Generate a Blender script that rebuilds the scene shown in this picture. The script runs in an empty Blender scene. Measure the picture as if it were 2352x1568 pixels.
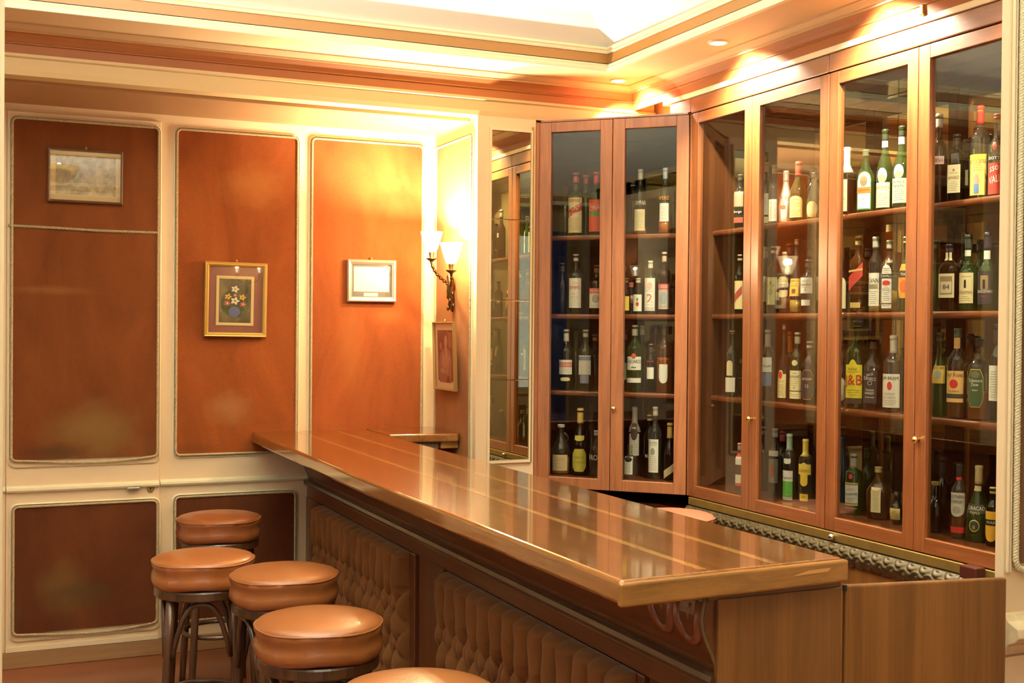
import bpy, bmesh, math, random
from mathutils import Vector, Matrix
random.seed(7)
S = bpy.context.scene
COL = S.collection
PI = math.pi

# ------------------------------------------------------------------ camera
F, YAW, PIT, ROL = 2741.91, 0.4183152, -0.0110532, 0.0085651
CAMZ = 1.6
cy, sy, cp, sp = math.cos(YAW), math.sin(YAW), math.cos(PIT), math.sin(PIT)
fw = Vector((sy*cp, cy*cp, sp)); r0 = Vector((cy, -sy, 0)); u0 = r0.cross(fw)
cr, sr = math.cos(ROL), math.sin(ROL)
rt = cr*r0 + sr*u0; up = -sr*r0 + cr*u0
CAM = Vector((0, 0, CAMZ))
cam = bpy.data.cameras.new('camera'); cam.lens = F*36/2352; cam.sensor_width = 36
cam.clip_start = 0.02
co = bpy.data.objects.new('camera', cam); COL.objects.link(co)
M = Matrix((rt, up, -fw)).transposed().to_4x4(); M.translation = CAM
co.matrix_world = M
S.camera = co

def ray(px, py): return (px-1176)/F*rt + (784-py)/F*up + fw
def on_plane(px, py, p, n):
    d = ray(px, py); n = Vector(n); return CAM + d*(n.dot(Vector(p)-CAM)/n.dot(d))

# ------------------------------------------------------------------ materials
MATS = {}
def newmat(name):
    m = bpy.data.materials.new(name); m.use_nodes = True
    nt = m.node_tree; nt.nodes.clear()
    out = nt.nodes.new('ShaderNodeOutputMaterial')
    return m, nt, out
def nd(nt, t, **kw):
    n = nt.nodes.new(t)
    for k, v in kw.items():
        if k.startswith('i_'): n.inputs[k[2:].replace('_', ' ')].default_value = v
        else: setattr(n, k, v)
    return n
def c4(c): return (c[0], c[1], c[2], 1)
def plain(name, col, rough=.5, metal=0, noise=0, nscale=8, bump=0, bscale=60, coat=0, spec=.5, sheen=0):
    if name in MATS: return MATS[name]
    m, nt, out = newmat(name)
    b = nd(nt, 'ShaderNodeBsdfPrincipled')
    b.inputs['Base Color'].default_value = c4(col); b.inputs['Roughness'].default_value = rough
    b.inputs['Metallic'].default_value = metal; b.inputs['Specular IOR Level'].default_value = spec
    b.inputs['Coat Weight'].default_value = coat; b.inputs['Coat Roughness'].default_value = .08
    b.inputs['Sheen Weight'].default_value = sheen
    nt.links.new(b.outputs[0], out.inputs[0])
    if noise or bump:
        tc = nd(nt, 'ShaderNodeTexCoord')
    if noise:
        n = nd(nt, 'ShaderNodeTexNoise', i_Scale=nscale, i_Detail=6.0, i_Roughness=.6)
        nt.links.new(tc.outputs['Object'], n.inputs['Vector'])
        mx = nd(nt, 'ShaderNodeMix', data_type='RGBA')
        mx.inputs[6].default_value = c4([x*(1-noise) for x in col]); mx.inputs[7].default_value = c4([min(1, x*(1+noise)) for x in col])
        nt.links.new(n.outputs['Fac'], mx.inputs[0]); nt.links.new(mx.outputs[2], b.inputs['Base Color'])
    if bump:
        n2 = nd(nt, 'ShaderNodeTexNoise', i_Scale=bscale, i_Detail=4.0)
        nt.links.new(tc.outputs['Object'], n2.inputs['Vector'])
        bp = nd(nt, 'ShaderNodeBump', i_Strength=bump, i_Distance=.004)
        nt.links.new(n2.outputs['Fac'], bp.inputs['Height']); nt.links.new(bp.outputs[0], b.inputs['Normal'])
    MATS[name] = m; return m
def wood(name, dark, light, axis='Z', rough=.3, coat=.0, scale=1.0, stretch=14, bands=0, bump=.05):
    if name in MATS: return MATS[name]
    m, nt, out = newmat(name)
    b = nd(nt, 'ShaderNodeBsdfPrincipled'); b.inputs['Roughness'].default_value = rough
    b.inputs['Coat Weight'].default_value = coat; b.inputs['Coat Roughness'].default_value = .06 if coat > .9 else .22
    nt.links.new(b.outputs[0], out.inputs[0])
    tc = nd(nt, 'ShaderNodeTexCoord'); mp = nd(nt, 'ShaderNodeMapping')
    s = [18*scale]*3; s['XYZ'.index(axis)] = 18*scale/stretch
    mp.inputs['Scale'].default_value = s
    nt.links.new(tc.outputs['Object'], mp.inputs['Vector'])
    n1 = nd(nt, 'ShaderNodeTexNoise', i_Scale=1.0, i_Detail=3.0, i_Roughness=.5, i_Distortion=1.2)
    n2 = nd(nt, 'ShaderNodeTexNoise', i_Scale=9.0, i_Detail=4.0, i_Roughness=.7)
    for n in (n1, n2): nt.links.new(mp.outputs[0], n.inputs['Vector'])
    ad = nd(nt, 'ShaderNodeMath', operation='MULTIPLY_ADD'); ad.inputs[1].default_value = .45
    nt.links.new(n2.outputs['Fac'], ad.inputs[0]); nt.links.new(n1.outputs['Fac'], ad.inputs[2])
    cr_ = nd(nt, 'ShaderNodeValToRGB')
    cr_.color_ramp.elements[0].position = .42; cr_.color_ramp.elements[0].color = c4(dark)
    cr_.color_ramp.elements[1].position = .95; cr_.color_ramp.elements[1].color = c4(light)
    nt.links.new(ad.outputs[0], cr_.inputs[0]); nt.links.new(cr_.outputs[0], b.inputs['Base Color'])
    if bump:
        bp = nd(nt, 'ShaderNodeBump', i_Strength=bump, i_Distance=.002)
        nt.links.new(n2.outputs['Fac'], bp.inputs['Height']); nt.links.new(bp.outputs[0], b.inputs['Normal'])
    MATS[name] = m; return m
def glassy(name, tint, rough=.02, ior=1.5, body=None):
    """thin-walled tinted glass: fresnel mix of see-through and mirror"""
    if name in MATS: return MATS[name]
    m, nt, out = newmat(name)
    tr = nd(nt, 'ShaderNodeBsdfTransparent'); tr.inputs[0].default_value = c4(tint)
    gl = nd(nt, 'ShaderNodeBsdfGlossy'); gl.inputs['Roughness'].default_value = rough
    gl.inputs['Color'].default_value = (1, 1, 1, 1)
    fr = nd(nt, 'ShaderNodeFresnel', i_IOR=ior); mx = nd(nt, 'ShaderNodeMixShader')
    ge = nd(nt, 'ShaderNodeNewGeometry'); mr_ = nd(nt, 'ShaderNodeMapRange')   # same reflectance on both faces of the pane
    mr_.inputs[3].default_value = ior; mr_.inputs[4].default_value = 1/ior
    nt.links.new(ge.outputs['Backfacing'], mr_.inputs[0]); nt.links.new(mr_.outputs[0], fr.inputs['IOR'])
    src = tr.outputs[0]
    if body:        # coloured body of the glass
        df = nd(nt, 'ShaderNodeBsdfDiffuse'); df.inputs[0].default_value = c4(body[:3]); tl = nd(nt, 'ShaderNodeBsdfTranslucent'); tl.inputs[0].default_value = c4(body[:3])
        m1 = nd(nt, 'ShaderNodeMixShader'); m1.inputs[0].default_value = .5; m2 = nd(nt, 'ShaderNodeMixShader'); m2.inputs[0].default_value = body[3]
        nt.links.new(df.outputs[0], m1.inputs[1]); nt.links.new(tl.outputs[0], m1.inputs[2]); nt.links.new(src, m2.inputs[1]); nt.links.new(m1.outputs[0], m2.inputs[2]); src = m2.outputs[0]
    nt.links.new(fr.outputs[0], mx.inputs[0]); nt.links.new(src, mx.inputs[1]); nt.links.new(gl.outputs[0], mx.inputs[2])
    nt.links.new(mx.outputs[0], out.inputs[0]); MATS[name] = m; return m
def glow(name, col, strength):
    if name in MATS: return MATS[name]
    m, nt, out = newmat(name); e = nd(nt, 'ShaderNodeEmission'); e.inputs[0].default_value = c4(col); e.inputs[1].default_value = strength
    nt.links.new(e.outputs[0], out.inputs[0]); MATS[name] = m; return m
def velvet(name, col, stains=(), sheen=.45, rub=.25):
    """worn velvet; stains = (x, y, z, rx, rz, colour, strength) rubbed or dirty spots in object space"""
    if name in MATS: return MATS[name]
    m, nt, out = newmat(name)
    b = nd(nt, 'ShaderNodeBsdfPrincipled'); b.inputs['Roughness'].default_value = .85
    b.inputs['Sheen Weight'].default_value = sheen; b.inputs['Sheen Roughness'].default_value = .4
    b.inputs['Sheen Tint'].default_value = (1, .84, .66, 1); b.inputs['Specular IOR Level'].default_value = .15
    nt.links.new(b.outputs[0], out.inputs[0])
    tc = nd(nt, 'ShaderNodeTexCoord')
    n1 = nd(nt, 'ShaderNodeTexNoise', i_Scale=3.2, i_Detail=5.0, i_Roughness=.6, i_Distortion=.6)
    n2 = nd(nt, 'ShaderNodeTexNoise', i_Scale=130.0, i_Detail=2.0)
    mp = nd(nt, 'ShaderNodeMapping'); mp.inputs['Scale'].default_value = (1, 1, .45)
    nt.links.new(tc.outputs['Object'], mp.inputs[0]); nt.links.new(mp.outputs[0], n1.inputs['Vector']); nt.links.new(tc.outputs['Object'], n2.inputs['Vector'])
    ramp = nd(nt, 'ShaderNodeValToRGB'); e = ramp.color_ramp.elements
    e[0].position = .3; e[0].color = c4([x*(1-rub) for x in col]); e[1].position = .74; e[1].color = c4([x*(1+rub)+k for x, k in zip(col, (.028, .016, .006))])
    nt.links.new(n1.outputs['Fac'], ramp.inputs[0])
    mx = nd(nt, 'ShaderNodeMix', data_type='RGBA', blend_type='MULTIPLY'); mx.inputs[0].default_value = .35
    nt.links.new(ramp.outputs[0], mx.inputs[6]); nt.links.new(n2.outputs['Color'], mx.inputs[7])
    cur = mx.outputs[2]
    for (x, y, z, rx, rz, sc, st) in stains:
        mp2 = nd(nt, 'ShaderNodeMapping', vector_type='POINT')
        mp2.inputs['Location'].default_value = (-x/rx, -y/rx, -z/rz); mp2.inputs['Scale'].default_value = (1/rx, 1/rx, 1/rz)
        nn = nd(nt, 'ShaderNodeTexNoise', i_Scale=2.0, i_Detail=3.0)
        nt.links.new(tc.outputs['Object'], mp2.inputs[0])
        ln = nd(nt, 'ShaderNodeVectorMath', operation='LENGTH'); nt.links.new(mp2.outputs[0], ln.inputs[0]); nt.links.new(mp2.outputs[0], nn.inputs['Vector'])
        ad = nd(nt, 'ShaderNodeMath', operation='MULTIPLY_ADD'); ad.inputs[1].default_value = .7
        nt.links.new(nn.outputs['Fac'], ad.inputs[0]); nt.links.new(ln.outputs['Value'], ad.inputs[2])
        mr = nd(nt, 'ShaderNodeMapRange', interpolation_type='SMOOTHSTEP'); mr.inputs[1].default_value = 1.35; mr.inputs[2].default_value = .35; mr.inputs[3].default_value = 0; mr.inputs[4].default_value = st
        nt.links.new(ad.outputs[0], mr.inputs[0])
        m3 = nd(nt, 'ShaderNodeMix', data_type='RGBA'); m3.inputs[7].default_value = c4(sc)
        nt.links.new(mr.outputs[0], m3.inputs[0]); nt.links.new(cur, m3.inputs[6]); cur = m3.outputs[2]
    nt.links.new(cur, b.inputs['Base Color'])
    bp = nd(nt, 'ShaderNodeBump', i_Strength=.12, i_Distance=.002)
    nt.links.new(n2.outputs['Fac'], bp.inputs['Height']); nt.links.new(bp.outputs[0], b.inputs['Normal'])
    MATS[name] = m; return m

CREAM = plain('cream_paint', (.77, .63, .41), .5, noise=.05, nscale=5, bump=.06, bscale=25)
CREAM2 = plain('cream_moulding', (.80, .70, .47), .42, noise=.06, nscale=12)
GREENCREAM = plain('pale_green_cream_moulding', (.74, .72, .50), .42, noise=.08, nscale=14)
BEAM = plain('yellow_cream_paint', (.62, .47, .24), .55, noise=.05, nscale=4)
WHITE = plain('white_plaster', (.90, .89, .79), .8)
PEACH = plain('peach_paint', (.62, .46, .27), .6, noise=.04, nscale=4)
ORANGE = plain('burnt_orange_paint', (.30, .098, .023), .6, noise=.06, nscale=6)
OCHRE = plain('ochre_paint', (.30, .145, .038), .5, noise=.05, nscale=5)
VEL = velvet('burnt_orange_velvet', (.28, .075, .014))
CABW = wood('cabinet_mahogany', (.145, .042, .011), (.265, .086, .025), 'Z', .34, .8, 1.6)
CABWY = wood('cabinet_mahogany_rail', (.145, .042, .011), (.265, .086, .025), 'Y', .34, .8, 1.6)
CABIN = wood('cabinet_interior', (.06, .019, .006), (.11, .035, .010), 'Z', .35, .1, 1.2)
CORW = wood('corner_cabinet_wood', (.195, .070, .026), (.33, .13, .052), 'Z', .38, .2, 1.8)
SHELFW = wood('shelf_wood', (.12, .032, .010), (.22, .065, .02), 'Y', .22, .5, 1.2)
TOPW = wood('counter_top_wood', (.15, .055, .011), (.29, .118, .026), 'Y', .22, 1.0, 1.5, 22, bump=.015)
ENDW = wood('counter_end_grain', (.16, .075, .015), (.36, .17, .04), 'X', .28, .6, 2.0, 10)
DARKW = wood('bar_front_wood', (.075, .024, .009), (.14, .045, .016), 'Y', .3, .35, 1.2)
DARKWZ = wood('bar_front_wood_upright', (.075, .024, .009), (.14, .045, .016), 'Z', .3, .35, 1.2)
TEAK = wood('teak_veneer', (.095, .040, .010), (.25, .11, .028), 'Z', .38, .25, .8, 30)
STOOLW = wood('dark_bentwood', (.024, .010, .004), (.070, .030, .011), 'Z', .35, .3, 1.5)
FLOORW = wood('red_brown_floor', (.14, .035, .012), (.26, .075, .025), 'X', .25, .4, .5, 12)
BASEW = wood('brown_baseboard_wood', (.16, .085, .03), (.30, .17, .07), 'X', .5, 0, 1)
CORD = plain('cream_cord', (.46, .38, .22), .7)
ROPE = plain('pale_rope', (.72, .68, .45), .6)
BRASS = plain('brass', (.80, .58, .22), .22, 1)
BRONZE = plain('bronze', (.17, .095, .035), .35, 1, noise=.4, nscale=40)
OLDBRASS = plain('old_brass', (.36, .25, .07), .45, .8, noise=.35, nscale=20)
CHROME = plain('chrome', (.7, .7, .7), .12, 1)
STEEL = plain('steel', (.55, .52, .45), .3, 1)
BLACK = plain('black_void', (.012, .01, .008), .6)
LEATHER = plain('tan_leather', (.255, .088, .024), .34, noise=.16, nscale=9, bump=.12, bscale=120, coat=.15)
PINKL = plain('pink_leather', (.40, .15, .08), .4, noise=.06, nscale=8, coat=.1)
SUEDE = velvet('brown_velvet', (.23, .10, .034), sheen=.25, rub=.2)
PANE = glassy('window_glass', (.93, .95, .92), .0, 1.5)
PICG = glassy('picture_glass', (.97, .97, .95), .0, 1.5)
def mirror(name, col, rough=.0, mixd=None):
    if name in MATS: return MATS[name]
    m, nt, out = newmat(name)
    g = nd(nt, 'ShaderNodeBsdfGlossy'); g.inputs[0].default_value = c4(col); g.inputs['Roughness'].default_value = rough
    if mixd:
        d = nd(nt, 'ShaderNodeBsdfDiffuse'); d.inputs[0].default_value = c4(mixd)
        ad = nd(nt, 'ShaderNodeAddShader'); nt.links.new(g.outputs[0], ad.inputs[0]); nt.links.new(d.outputs[0], ad.inputs[1]); nt.links.new(ad.outputs[0], out.inputs[0])
    else: nt.links.new(g.outputs[0], out.inputs[0])
    MATS[name] = m; return m
MIRROR = mirror('mirror_glass', (.58, .53, .34))
BACKM = mirror('smoked_mirror', (.17, .145, .085), .01, (.012, .006, .003))
def paint(c, r=.5): return plain('print_%03d_%03d_%03d_%02d' % (c[0]*255, c[1]*255, c[2]*255, r*10), c, r)

# ------------------------------------------------------------------ mesh helpers
def box(bm, x0, x1, y0, y1, z0, z1):
    v = [bm.verts.new((x, y, z)) for x in (x0, x1) for y in (y0, y1) for z in (z0, z1)]
    for f in ((0, 1, 3, 2), (4, 6, 7, 5), (0, 4, 5, 1), (2, 3, 7, 6), (0, 2, 6, 4), (1, 5, 7, 3)): bm.faces.new([v[i] for i in f])
    return v
def new(): return bmesh.new()
def B(*a):
    bm = new(); box(bm, *a); return bm
def obj(name, bm, mat, parent=None, bevel=0, smooth=False, seg=2, rel=None):
    """link bm as one mesh object; rel = world point of the parent Empty when bm is in world coordinates"""
    if parent is not None and rel is None: rel = parent.get('_o')
    if rel is not None: bmesh.ops.translate(bm, verts=bm.verts, vec=-Vector(rel))
    bmesh.ops.recalc_face_normals(bm, faces=bm.faces)
    me = bpy.data.meshes.new(name); bm.to_mesh(me); bm.free()
    me.materials.append(mat)
    if smooth:
        for p in me.polygons: p.use_smooth = True
    o = bpy.data.objects.new(name, me); COL.objects.link(o)
    if parent is not None: o.parent = parent
    if bevel:
        md = o.modifiers.new('bevel', 'BEVEL'); md.width = bevel; md.segments = seg; md.limit_method = 'ANGLE'; md.angle_limit = .6
    return o
def thing(name, label, cat, loc=(0, 0, 0), rot=0, group=None, local=False):
    o = bpy.data.objects.new(name, None); COL.objects.link(o); o.empty_display_size = .1
    o.location = loc; o.rotation_euler = (0, 0, rot); o['label'] = label; o['category'] = cat
    if group: o['group'] = group
    if not local: o['_o'] = tuple(loc)
    return o
def tag(o, label, cat, group=None):
    o['label'] = label; o['category'] = cat
    if group: o['group'] = group
    return o
def struct(name, bm, mat, parent=None, **k):
    o = obj(name, bm, mat, parent, **k)
    if parent is None: o['kind'] = 'structure'
    return o
def quadgrid(bm, P, closed_u=False, closed_v=False):
    nu, nv = len(P), len(P[0]); V = [[bm.verts.new(p) for p in row] for row in P]
    for i in range(nu if closed_u else nu-1):
        for j in range(nv if closed_v else nv-1):
            a, b = (i+1) % nu, (j+1) % nv
            bm.faces.new((V[i][j], V[a][j], V[a][b], V[i][b]))
    return V
def lathe(bm, prof, n=28, c=(0, 0, 0), cap=True):
    """prof: (r, z) from bottom to top"""
    P = [[(c[0]+r*math.cos(2*PI*k/n), c[1]+r*math.sin(2*PI*k/n), c[2]+z) for k in range(n)] for r, z in prof]
    V = quadgrid(bm, P, False, True)
    if cap:
        bm.faces.new(V[0][::-1]); bm.faces.new(V[-1])
def frame_path(pts, closed=False):
    n = len(pts); T = []
    for i in range(n):
        a = pts[(i-1) % n] if (closed or i > 0) else pts[i]; b = pts[(i+1) % n] if (closed or i < n-1) else pts[i]
        t = (b-a); T.append(t.normalized() if t.length > 1e-9 else Vector((0, 0, 1)))
    ref = Vector((0, 0, 1)) if abs(T[0].z) < .9 else Vector((1, 0, 0))
    N = []; nn = (ref-T[0]*ref.dot(T[0])).normalized()
    for t in T:
        nn = (nn-t*nn.dot(t)); nn = nn.normalized() if nn.length > 1e-6 else t.orthogonal().normalized()
        N.append(nn.copy())
    return T, N
def tube(bm, pts, r, n=8, closed=False, caps=True):
    pts = [Vector(p) for p in pts]; T, N = frame_path(pts, closed); rows = []
    for i, p in enumerate(pts):
        rr = r[i] if isinstance(r, (list, tuple)) else r; b = T[i].cross(N[i])
        rows.append([p+rr*(math.cos(2*PI*k/n)*N[i]+math.sin(2*PI*k/n)*b) for k in range(n)])
    V = quadgrid(bm, rows, closed, True)
    if caps and not closed:
        bm.faces.new(V[0][::-1]); bm.faces.new(V[-1])
def resample(pts, step, closed=False):
    pts = [Vector(p) for p in pts]
    if closed: pts = pts+[pts[0]]
    out = [pts[0].copy()]; acc = 0
    for a, b in zip(pts, pts[1:]):
        L = (b-a).length; n = max(1, int(round(L/step)))
        for k in range(1, n+1): out.append(a.lerp(b, k/n))
    if closed: out.pop()
    return out
def rope(bm, pts, r, pitch=.03, closed=False, strands=2, step=None):
    """twisted cord: helical strands round a path"""
    pts = resample(pts, step or pitch/7, closed); T, N = frame_path(pts, closed); s = 0
    cum = [0]
    for a, b in zip(pts, pts[1:]): s += (b-a).length; cum.append(s)
    for k in range(strands):
        q = []
        for i, p in enumerate(pts):
            a = 2*PI*cum[i]/pitch+2*PI*k/strands; q.append(p+r*.5*(math.cos(a)*N[i]+math.sin(a)*T[i].cross(N[i])))
        tube(bm, q, r*.62, 5, closed)
def rrect(w0, w1, z0, z1, rad, n=5, sag=0):
    """rounded rectangle outline (u, z); sag bends the bottom edge down"""
    P = []
    for cx_, cz, a0 in ((w1-rad, z0+rad, -PI/2), (w1-rad, z1-rad, 0), (w0+rad, z1-rad, PI/2), (w0+rad, z0+rad, PI)):
        for k in range(n+1): a = a0+PI/2*k/n; P.append((cx_+rad*math.cos(a), cz+rad*math.sin(a)))
    if sag:
        m = 14; L = P[-1]; R_ = P[0]
        for k in range(1, m): t = k/m; P.append((L[0]+(R_[0]-L[0])*t, z0-sag*math.sin(PI*t**1.25)))
    return P
def extrude_profile(bm, prof, place, caps=True):
    """prof: closed list of 2-D points; place: list of functions 2-D -> 3-D along the sweep"""
    P = [[f(a, b) for a, b in prof] for f in place]
    V = quadgrid(bm, P, False, True)
    if caps:
        bm.faces.new(V[0][::-1]); bm.faces.new(V[-1])

# ================================================================== SETTING
YB, YP, XP = 6.0, 5.40, 2.208
XC = 3.08            # plane of the tall cabinet doors
ZS = 2.84            # soffit
YE = 2.22            # entrance opening plane
struct('floor', B(-3.2, 4.4, -2.2, 6.2, -.1, 0), FLOORW)
wb = struct('wall_back', B(-3.2, XP+.0, YB, YB+.12, 0, 2.75), CREAM)
bm = new(); box(bm, XP, 2.523, YP, 6.12, 0, 2.64)
pier = struct('wall_pier', bm, CREAM, bevel=.003)
struct('ceiling_alcove', B(-3.2, XP, YP+.10, YB, 2.622, 2.75), plain('brown_peach_paint', (.38, .22, .10), .6, noise=.05, nscale=3))
# beam along the front of the alcove, continuing over the corner cabinet
bm = new()
prof = [(YP, 2.638), (YP-.004, 2.66), (YP-.004, 2.708), (YP-.014, 2.714), (YP-.014, 2.726), (YP, 2.727), (YP, 2.845), (YP+.10, 2.845), (YP+.10, 2.638)]
extrude_profile(bm, prof, [lambda a, b: (-3.2, a, b), lambda a, b: (3.2, a, b)])
struct('trim_beam', bm, BEAM)
# orange cornice: back run and side run, mitred at the corner (XC, YP)
def cornice(name, prof, mat):
    """prof (d, z): d = distance out from the wall plane; swept along the back beam then the cabinet wall"""
    bm = new()
    extrude_profile(bm, prof, [lambda d, z: (-3.2, YP-d, z), lambda d, z: (XC-d, YP-d, z), lambda d, z: (XC-d, 1.0, z)])
    return struct(name, bm, mat, smooth=False)
cornice('trim_cornice', [(0, 2.727), (.008, 2.727), (.010, 2.762), (.016, 2.766), (.016, 2.770), (.012, 2.774), (.020, 2.790), (.036, 2.809), (0, 2.809)], ORANGE)
cornice('trim_cove', [(0, 2.809), (.042, 2.809), (.042, 2.817), (.052, 2.820), (.070, 2.834), (.078, 2.834), (.078, 2.846), (0, 2.846)], PEACH)
# soffit ring and tray (recessed vault)
XT, YT, XT0, YT0 = 2.737, 5.055, -2.7, -.2
bm = new()
for a in ((-3.2, 3.5, YT, 5.5), (XT, 3.5, YT0, YT), (-3.2, XT0, YT0, YT), (-3.2, 3.5, -2.2, YT0)): box(bm, *a, ZS, ZS+.03)
struct('ceiling_soffit', bm, PEACH)
def tray(name, prof, mat, **k):
    bm = new()
    c = ((XT0, YT0, 1, 1), (XT0, YT, 1, -1), (XT, YT, -1, -1), (XT, YT0, -1, 1))
    P = [[(x-sx*d, y-sy_*d, z) for d, z in prof] for x, y, sx, sy_ in c]
    quadgrid(bm, P, True, True); return struct(name, bm, mat, **k)
tray('trim_tray_bead', [(-.012, ZS-.012), (.0, ZS-.012), (.03, ZS-.004), (.03, ZS+.026), (-.004, ZS+.026), (-.010, ZS+.018), (-.006, ZS+.010), (-.014, ZS+.002)], GREENCREAM)
tray('trim_tray_band', [(.0, ZS+.02), (.0, ZS+.078), (.03, ZS+.078), (.03, ZS+.02)], OCHRE)
tray('trim_tray_top', [(-.006, ZS+.075), (-.010, ZS+.082), (-.004, ZS+.088), (-.014, ZS+.094), (-.014, ZS+.104), (.04, ZS+.104), (.04, ZS+.075)], CREAM2)
# coved vault above the tray: rises from every edge and meets in creases from the corners
bm = new(); n = 44; rows = []
def vz(x, y):
    d = max(0, min(x-XT0+.03, XT+.03-x, y-YT0+.03, YT+.03-y)); t = min(1, d/1.9)
    return ZS+.10+.62*math.sin(t*PI/2)
xs = [XT0-.03+(XT-XT0+.06)*i/n for i in range(n+1)]; ys = [YT0-.03+(YT-YT0+.06)*i/n for i in range(n+1)]
quadgrid(bm, [[(x, y, vz(x, y)) for y in ys] for x in xs])
struct('ceiling_vault', bm, WHITE)
struct('ceiling_slab', B(-3.3, 4.5, -2.3, 6.2, 3.6, 3.7), WHITE)
# walls out of the picture: they close the room and appear in the reflections
struct('wall_right', B(3.47, 3.6, -2.2, 6.2, 0, 3.6), CREAM)
struct('wall_left', B(-3.3, -3.2, -2.2, 6.2, 0, 3.6), CREAM)
struct('wall_rear', B(-3.3, 4.5, -2.32, -2.2, 0, 3.6), CREAM)

# ------------------------------------------------------------------ velvet panels with cord trim
def panel_back(parent, x0, x1, z0, z1, mat, y=YB, sag=0, rad=.022, inset=.012, bottomcord=True):
    bm = new(); out = rrect(x0+.004, x1-.004, z0+.004, z1-.004, rad)
    f = [bm.verts.new((a, y-inset, b)) for a, b in out]; g = [bm.verts.new((a, y+.001, b)) for a, b in out]
    bm.faces.new(f); n = len(f)
    for i in range(n): bm.faces.new((f[i], f[(i+1) % n], g[(i+1) % n], g[i]))
    p = obj('velvet_panel', bm, mat, parent)
    bm = new(); rope(bm, [(a, y-inset-.002, b) for a, b in rrect(x0, x1, z0, z1, rad, sag=sag)], 0.0058, .015, True)
    obj('cord_trim', bm, CORD, p, rel=p.parent.get('_o'), smooth=True)
    bm = new()   # narrow moulded frame round the cord
    o1 = rrect(x0-.010, x1+.010, z0-.010-sag, z1+.010, rad+.010); o2 = rrect(x0-.016, x1+.016, z0-.016-sag, z1+.016, rad+.016)
    quadgrid(bm, [[(a, y-.010, b) for a, b in o1], [(a, y-.006, b) for a, b in o2], [(a, y+.001, b) for a, b in o2]], False, True)
    obj('moulding', bm, GREENCREAM, p, rel=p.parent.get('_o'))
    return p
VS = []   # rubbed or greyed spots (world coordinates: objects sit at the origin)
wb['_o'] = (0, 0, 0)
olive = (.22, .135, .045); grey = (.07, .04, .018)  # velvet bases also darkened away from the sconce: shade put into the colour
v_mid = velvet('orange_velvet_greyed_shaded', (.135, .032, .0055), [(.50, YB, 1.09, .30, .20, (0.158, 0.089, 0.026), .85), (.33, YB, 1.0, .22, .06, (0.040, 0.021, 0.008), .8), (.16, YB, 1.01, .2, .10, (0.092, 0.020, 0.005), .5), (.30, YB, 1.76, .3, .03, (0.224, 0.106, 0.030), .35), (.74, YB, 1.0, .05, .16, (0.066, 0.040, 0.013), .7)])
v_two = velvet('orange_velvet_rubbed_shaded', (.215, .048, .007), [(1.13, YB, 1.19, .16, .12, (0.277, 0.125, 0.040), .7), (1.25, YB, 2.30, .22, .16, (0.343, 0.139, 0.033), .5), (.95, YB, .99, .20, .05, (0.106, 0.033, 0.008), .6)])
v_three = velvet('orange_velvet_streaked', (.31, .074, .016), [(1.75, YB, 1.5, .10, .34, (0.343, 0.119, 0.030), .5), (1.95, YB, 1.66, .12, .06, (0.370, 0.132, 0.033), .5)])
v_low = velvet('orange_velvet_stained_shaded', (.085, .018, .004), [(.36, YB, .36, .17, .18, (0.106, 0.059, 0.017), .85), (.46, YB, .33, .22, .09, (.06, .032, .012), .7), (.14, YB, .3, .06, .3, (0.092, 0.053, 0.017), .5)])
v_low2 = velvet('orange_velvet_low_shaded', (.085, .018, .004))
# jib door in the panelling
dr = bpy.data.objects.new('door_1', None); COL.objects.link(dr); dr['kind'] = 'structure'; dr['_o'] = (0, 0, 0)
dr['label'] = 'hidden door in the panelling with keyhole and small flap handle'; dr['category'] = 'door'
obj('door_leaf', B(.106, .793, YB-.016, YB-.001, .078, 2.585), CREAM, dr, bevel=.003)
yd = YB-.016
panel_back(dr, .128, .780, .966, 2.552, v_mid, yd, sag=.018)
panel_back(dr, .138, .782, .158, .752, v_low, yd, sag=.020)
bm = new(); rope(bm, [(.112, yd-.012, 2.053), (.3, yd-.016, 2.05), (.5, yd-.016, 2.045), (.786, yd-.012, 2.046)], .0068, .02); obj('cross_cord', bm, plain('dull_cord', (.34, .28, .16), .7), dr, smooth=True)
def rail_prof(y): return [(y, .848), (y-.006, .848), (y-.008, .842), (y-.018, .838), (y-.020, .828), (y-.016, .820), (y-.006, .818), (y, .812)]
bm = new(); extrude_profile(bm, rail_prof(yd), [lambda a, b: (.108, a, b), lambda a, b: (.791, a, b)]); obj('chair_rail', bm, GREENCREAM, dr)
bm = new(); box(bm, .108, .791, yd-.006, yd, .0, .0); bm.free()
obj('kick_board', B(.106, .793, yd-.008, yd+.002, .078, .10), CREAM2, dr)
# flap handle and keyhole
bm = new(); box(bm, .640, .698, yd-.030, yd-.012, .812, .822); box(bm, .640, .698, yd-.014, yd+.002, .812, .832); obj('door_handle', bm, STEEL, dr, bevel=.002)
bm = new(); lathe(bm, [(.017, 0), (.017, .004), (.013, .006)], 24); bmesh.ops.rotate(bm, verts=bm.verts, matrix=Matrix.Rotation(PI/2, 3, 'X')); bmesh.ops.translate(bm, verts=bm.verts, vec=(.750, yd, .808))
kh = obj('keyhole', bm, OLDBRASS, dr)
bm = new(); lathe(bm, [(.0045, 0), (.0045, .001)], 12); bmesh.ops.rotate(bm, verts=bm.verts, matrix=Matrix.Rotation(PI/2, 3, 'X')); bmesh.ops.translate(bm, verts=bm.verts, vec=(.750, yd-.0062, .811)); box(bm, .7478, .7522, yd-.0072, yd-.0062, .799, .810); obj('key_slot', bm, BLACK, kh, rel=(0, 0, 0))
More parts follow.
